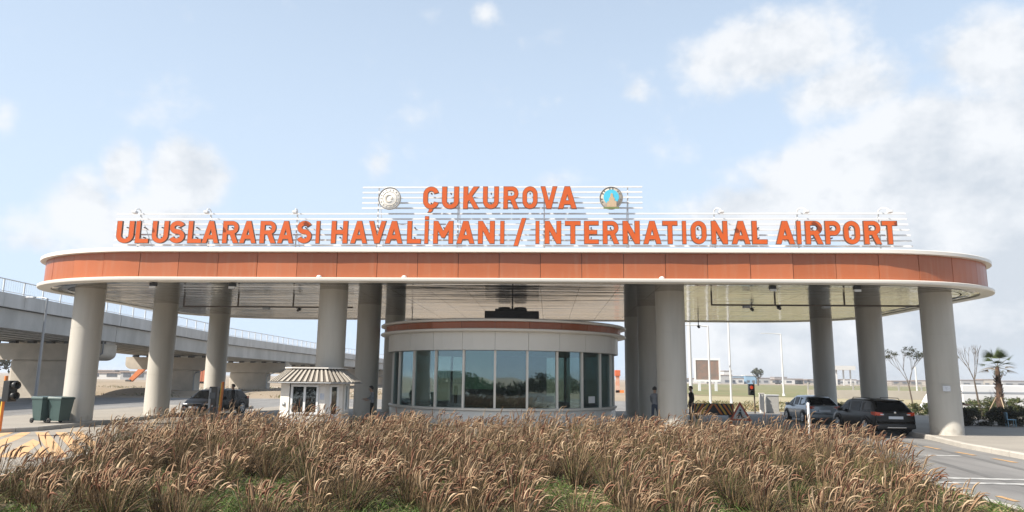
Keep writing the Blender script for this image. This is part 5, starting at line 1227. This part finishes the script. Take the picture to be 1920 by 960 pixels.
for i, (x_, y0_) in enumerate(KP):
    rl = np.random.default_rng(300+i); t_ = thing('dark_tree', 'low dark tree mirrored in the kiosk glass', 'tree', (x_*1.15, y0_-8, 0), 0, 'trees reflected in the kiosk glazing')
    if abs(x_) > 42: t_.rotation_euler = (0, 0, R(70 if x_ > 0 else -70))
    h = rl.uniform(1.9, 3.3); b = MB(); b.tube([(0, 0, -.1), (.1, 0, h*.5)], [.16, .1], 8); b.build('trunk', bark, t_)
    A_ = Acc(); cs = [(rl.uniform(-4.3, 4.3), rl.uniform(-1.2, 1.2), 0) for _ in range(60)]; rs = [rl.uniform(.7, 1.2) for _ in cs]
    cs = [(c_[0], c_[1], rl.uniform(.5, max(.9, h*(1-abs(c_[0])/7)-.5))) for c_ in cs]
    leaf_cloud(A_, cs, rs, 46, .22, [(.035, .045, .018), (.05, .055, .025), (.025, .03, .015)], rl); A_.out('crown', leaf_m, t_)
for i, (x_, y_, h, r_, lb) in enumerate(((-122, 150, 6.5, 5, 'dark tree under the viaduct at the left edge'), (-134, 156, 7, 5.5, 'dark tree at the very left edge, behind the signal'), (95, 330, 9, 3, 'small lone tree on the horizon right of the billboard'), (262, 430, 12, 3.5, 'lone tree on the horizon right of the palm'), (215, 400, 14, 3.6, 'tall tree on the horizon left of the palm'))):
    round_tree((x_, y_, 0), h, r_, lb, 95+i, 'distant_tree', 'trees on the horizon', 7, .5, [(.05, .06, .03), (.07, .07, .035)])

# ================================================================ far town
fr = np.random.default_rng(21)
WC = [mat('town_white', (.66, .65, .63), .8, var=.1), mat('town_grey', (.42, .42, .42), .8, var=.1), mat('town_cream', (.58, .53, .46), .8, var=.1), mat('town_blue', (.25, .42, .58), .7, var=.1), mat('town_brown', (.34, .29, .25), .8)]
roof_d = mat('town_roof', (.30, .24, .21), .8); win_d = mat('town_window', (.10, .11, .13), .3)
def town(x_, y_, w_, d_, h, mi, lb):
    t_ = thing('distant_building', lb, 'building', (x_, y_, 0), 0, 'low buildings on the horizon')
    h *= .62; w_ *= .8
    MB().box(-w_/2, w_/2, -d_/2, d_/2, -.1, h).build('wall', WC[mi], t_); MB().box(-w_/2-.3, w_/2+.3, -d_/2-.3, d_/2+.3, h, h+.5).build('roof', roof_d if mi != 3 else WC[0], t_)
    nf = max(1, int(h//3.2)); nw_ = max(2, int(w_//6))
    for f_ in range(nf):
        for k in range(nw_):
            u = -w_/2+(k+.5)*w_/nw_; MB().box(u-w_/nw_*.28, u+w_/nw_*.28, -d_/2-.12, -d_/2+.05, 1.0+f_*3.2, 2.5+f_*3.2).build('window', win_d, t_)
spec = [(1362, 520, 7, 14, 0, 'narrow white tower block on the horizon'), (1392, 520, 22, 8.5, 3, 'blue shed on the horizon beside the white block'), (1404, 515, 9, 9, 3, 'small blue building on the horizon'), (1378, 510, 12, 6, 0, 'low white building left of the blue shed'), (1352, 500, 16, 9, 1, 'grey building right of the billboard'),
        (1340, 505, 18, 7, 4, 'brown low building behind the billboard'), (1425, 540, 14, 6.5, 1, 'grey low building behind the red signal'), (1440, 560, 20, 5, 2, 'cream low building right of the red signal'), (1475, 560, 26, 6, 0, 'long white building right of the far lamp'), (1500, 560, 14, 5, 4, 'brown low building left of the rear column'),
        (1580, 560, 20, 6, 0, 'white building between the right rear columns'), (1598, 570, 26, 5, 1, 'long grey building between the right rear columns'), (1690, 560, 24, 5, 4, 'brown building behind the bare tree'), (1725, 570, 18, 6, 2, 'cream building behind the bare tree'), (1815, 560, 20, 7, 1, 'grey building behind the box van'), (1850, 560, 14, 8, 2, 'cream building left of the palm trunk'), (1895, 560, 22, 6.5, 1, 'grey building right of the palm trunk'), (1300, 500, 20, 5, 0, 'white building behind the white poles'),
        (1460, 575, 12, 8, 0, 'white building behind the far lamp'), (1540, 560, 30, 5.5, 2, 'cream building hidden behind the rear right column')]
for px, y_, w_, h, mi, lb in spec:
    A_, _ = px_dir(px, 712); town(y_*math.tan(A_), y_, w_, 10, h, mi, lb)
for px, y_, w_, h, mi, lb in ((225, 260, 26, 3.6, 0, 'flat white hall beyond the viaduct, right of the column'), (200, 300, 16, 5, 1, 'grey block beyond the viaduct beside the white hall'), (265, 255, 12, 4.2, 1, 'grey shed behind the excavator boom'), (378, 240, 9, 6, 1, 'grey building between the left columns'), (680, 300, 16, 5, 0, 'white building between the inner left columns'), (660, 280, 9, 4, 2, 'cream building right of the guard booth')):
    A_, _ = px_dir(px, 704); town(y_*math.tan(A_), y_, w_, 10, h, mi, lb)
# raised gas-station style canopy sign far right of centre
A_, _ = px_dir(1582, 712); t_ = thing('distant_canopy', 'white flat canopy on posts on the horizon between two columns', 'canopy', (430*math.tan(A_), 430, 0))
MB().box(-6, 6, -3, 3, 9, 11.5).build('roof', WC[0], t_)
for x_ in (-4, 0, 4): MB().box(x_-.35, x_+.35, -.35, .35, -.1, 9).build('post', WC[0], t_)

# ================================================================ people
skin_m = mat('skin', (.42, .26, .18), .6); hair_m = mat('hair', (.018, .014, .012), .6)
def person(label, loc, rz, top, legs, pose='stand', h=1.72):
    """one continuous skinned figure; clothes are material regions of the skin"""
    k = h/1.72
    J = {'pel': (0, 0, .93), 'wai': (0, .01, 1.08), 'che': (0, .0, 1.28), 'nek': (0, .01, 1.46), 'hd0': (0, -.01, 1.53), 'hd1': (0, -.015, 1.62), 'hd2': (0, -.005, 1.70),
         'shl': (-.17, .01, 1.40), 'shr': (.17, .01, 1.40), 'ell': (-.23, .04, 1.12), 'elr': (.23, .04, 1.12), 'wrl': (-.24, -.05, .88), 'wrr': (.24, -.05, .88), 'hal': (-.24, -.08, .79), 'har': (.24, -.08, .79),
         'hil': (-.095, 0, .90), 'hir': (.095, 0, .90), 'knl': (-.11, -.03, .50), 'knr': (.11, -.03, .50), 'anl': (-.115, .02, .09), 'anr': (.115, .02, .09), 'tol': (-.13, -.16, .04), 'tor': (.13, -.16, .04)}
    if pose == 'walk': J.update(knl=(-.10, -.16, .52), anl=(-.11, -.05, .12), tol=(-.12, -.2, .04), knr=(.10, .04, .5), anr=(.11, .26, .12), tor=(.12, .12, .04), elr=(.22, -.1, 1.13), wrr=(.2, -.26, .98), har=(.2, -.32, .93))
    if pose == 'reach': J.update(ell=(-.24, -.10, 1.16), wrl=(-.2, -.34, 1.10), hal=(-.18, -.43, 1.10), elr=(.25, -.06, 1.14), wrr=(.2, -.28, 1.05), har=(.18, -.36, 1.04), nek=(0, -.03, 1.46), hd0=(0, -.07, 1.52), hd1=(0, -.09, 1.61), hd2=(0, -.085, 1.69))
    if pose == 'sit':
        for n_ in ('knl', 'knr', 'anl', 'anr', 'tol', 'tor'): x_, y_, z_ = J[n_]; J[n_] = (x_, y_-.42, z_+.43 if 'kn' in n_ else z_+.42)
        J.update(ell=(-.23, -.08, 1.14), wrl=(-.17, -.3, 1.08), hal=(-.15, -.38, 1.07), elr=(.23, -.08, 1.14), wrr=(.17, -.3, 1.08), har=(.15, -.38, 1.07))
    Rr = {'pel': (.145, .105), 'wai': (.125, .09), 'che': (.155, .105), 'nek': (.055, .055), 'hd0': (.065, .075), 'hd1': (.075, .095), 'hd2': (.05, .06), 'shl': (.07, .07), 'shr': (.07, .07), 'ell': (.045, .045), 'elr': (.045, .045), 'wrl': (.03, .032), 'wrr': (.03, .032), 'hal': (.022, .04), 'har': (.022, .04), 'hil': (.09, .09), 'hir': (.09, .09), 'knl': (.062, .062), 'knr': (.062, .062), 'anl': (.045, .05), 'anr': (.045, .05), 'tol': (.04, .03), 'tor': (.04, .03)}
    names = list(J); E_ = [('pel', 'wai'), ('wai', 'che'), ('che', 'nek'), ('nek', 'hd0'), ('hd0', 'hd1'), ('hd1', 'hd2'), ('che', 'shl'), ('che', 'shr'), ('shl', 'ell'), ('shr', 'elr'), ('ell', 'wrl'), ('elr', 'wrr'), ('wrl', 'hal'), ('wrr', 'har'), ('pel', 'hil'), ('pel', 'hir'), ('hil', 'knl'), ('hir', 'knr'), ('knl', 'anl'), ('knr', 'anr'), ('anl', 'tol'), ('anr', 'tor')]
    V_ = [tuple(c_*k for c_ in J[n_]) for n_ in names]; Ed = [(names.index(a), names.index(c_)) for a, c_ in E_]
    for sd in ('l', 'r'):   # five fingers
        hx, hy, hz_ = [c_*k for c_ in J['ha'+sd]]; w0 = Vector([c_*k for c_ in J['wr'+sd]]); d = (Vector((hx, hy, hz_))-w0).normalized(); hi_ = names.index('ha'+sd)
        for f_ in range(5):
            off = Vector((0, (f_-2)*.018, 0)) if abs(d.z) > .5 else Vector(((f_-2)*.018, 0, 0)); ln = (.05, .075, .085, .075, .06)[f_]
            b0 = len(V_); V_.append(tuple(Vector((hx, hy, hz_))+off+d*.02)); V_.append(tuple(Vector((hx, hy, hz_))+off*1.25+d*ln)); Ed += [(hi_, b0), (b0, b0+1)]; names += ['f', 'f']
    me = bpy.data.meshes.new('person'); me.from_pydata(V_, Ed, []); ob = bpy.data.objects.new('person', me); scene.collection.objects.link(ob)
    md = ob.modifiers.new('s', 'SKIN'); md.use_smooth_shade = True
    sv = me.skin_vertices[0].data
    for i, n_ in enumerate(names): r_ = Rr.get(n_, (.0095, .0095)); sv[i].radius = (r_[0]*k, r_[1]*k); sv[i].use_root = (n_ == 'pel')
    sb = ob.modifiers.new('b', 'SUBSURF'); sb.levels = 1; sb.render_levels = 1
    dg = bpy.context.evaluated_depsgraph_get(); m2 = bpy.data.meshes.new_from_object(ob.evaluated_get(dg)); bpy.data.objects.remove(ob)
    m2.materials.clear()
    shoe = mat('shoe', (.03, .028, .026), .6)
    for q in (skin_m, top, legs, shoe, hair_m): m2.materials.append(q)
    wl, wr_ = Vector(J['wrl'])*k, Vector(J['wrr'])*k
    for f_ in m2.polygons:
        c_ = f_.center; z_ = c_.z/k
        hand = min((c_-wl).length, (c_-wr_).length, (c_-Vector(J['hal'])*k).length, (c_-Vector(J['har'])*k).length) < .11
        low = z_ < .13 if pose != 'sit' else z_ < .53 and c_.y < -.3
        f_.material_index = 0 if (z_ > 1.455 or (hand and abs(c_.x) > .12)) else (1 if z_ > .96 or abs(c_.x) > .2*k else (3 if low else 2)); f_.use_smooth = True
    o = link('person', m2, None, loc, rz); tag(o, label, 'person')
    hd = Vector(J['hd1'])*k; b = MB(); vs = []; fs = []; nu, nv = 12, 7
    for j in range(nv+1):
        th = math.pi*.62*j/nv
        for i in range(nu):
            ph = 2*math.pi*i/nu; front = -math.sin(ph)
            th2 = th*(.62 if front > .3 else 1.0); r_ = (.098, .118, .118)
            vs.append((hd.x+r_[0]*math.sin(th2)*math.cos(ph), hd.y+.008+r_[1]*math.sin(th2)*math.sin(ph), hd.z+.02+r_[2]*math.cos(th2)))
    for j in range(nv):
        for i in range(nu): fs.append((j*nu+i, j*nu+(i+1) % nu, (j+1)*nu+(i+1) % nu, (j+1)*nu+i))
    b.add(vs, fs, 0, True); b.build('hair', hair_m, o)
    fc = MB()   # face: nose, eyes, mouth, ears
    fc.add([(hd.x-.012, hd.y-.088, hd.z-.02), (hd.x+.012, hd.y-.088, hd.z-.02), (hd.x, hd.y-.118, hd.z-.028), (hd.x, hd.y-.09, hd.z+.02)], [(0, 1, 2), (0, 2, 3), (1, 3, 2)])
    for sx in (-1, 1): fc.box(hd.x+sx*.08-.012, hd.x+sx*.08+.012, hd.y-.01, hd.y+.03, hd.z-.03, hd.z+.025)
    fc.build('nose_and_ears', skin_m, o)
    ey = MB()
    for sx in (-1, 1): ey.box(hd.x+sx*.03-.01, hd.x+sx*.03+.01, hd.y-.097, hd.y-.085, hd.z+.006, hd.z+.016)
    ey.box(hd.x-.02, hd.x+.02, hd.y-.097, hd.y-.08, hd.z-.055, hd.z-.048); ey.build('eyes_and_mouth', hair_m, o)
    return o
blk = mat('cloth_black', (.013, .013, .014), .85); navy = mat('cloth_navy', (.03, .035, .05), .85); greyc = mat('cloth_grey', (.24, .25, .27), .85); jean = mat('cloth_jeans', (.06, .075, .11), .85)
person('person in black clothes standing at the rear of the black car', (-16.3, 36.3, .0), R(-60), blk, blk, 'stand', 1.70)
person('person in grey top and dark trousers beside the inner right columns', (4.72, 32.2, .15), R(150), greyc, jean, 'walk', 1.72)
person('person in black half hidden right of the inner right front column', (6.9, 35.2, .15), R(-80), blk, navy, 'stand', 1.74)
person('person in black standing just right of the right front column', (18.9, 34.2, .16), R(60), blk, blk, 'reach', 1.70)
person('guard in dark clothes seated behind the booth window', (-9.1, 27.75, .10), R(10), blk, blk, 'sit', 1.62)
person('person in dark clothes leaning at the left end of the kiosk', (-8.0, 32.3, .15), R(-70), greyc, blk, 'reach', 1.60)

# ================================================================ hazy air over the plain
hm = bpy.data.materials.new('haze'); hm.use_nodes = True; t = hm.node_tree; t.nodes.clear()
pv = t.nodes.new('ShaderNodeVolumePrincipled'); pv.inputs['Color'].default_value = (.86, .90, .95, 1); pv.inputs['Density'].default_value = .0004; pv.inputs['Anisotropy'].default_value = .2
om = t.nodes.new('ShaderNodeOutputMaterial'); t.links.new(pv.outputs[0], om.inputs['Volume'])
o = MB().box(-4050, 4050, -1550, 6050, -1.1, 15.5).build('haze', hm); o['kind'] = 'stuff'; tag(o, 'pale haze in the air over the flat land', 'haze')
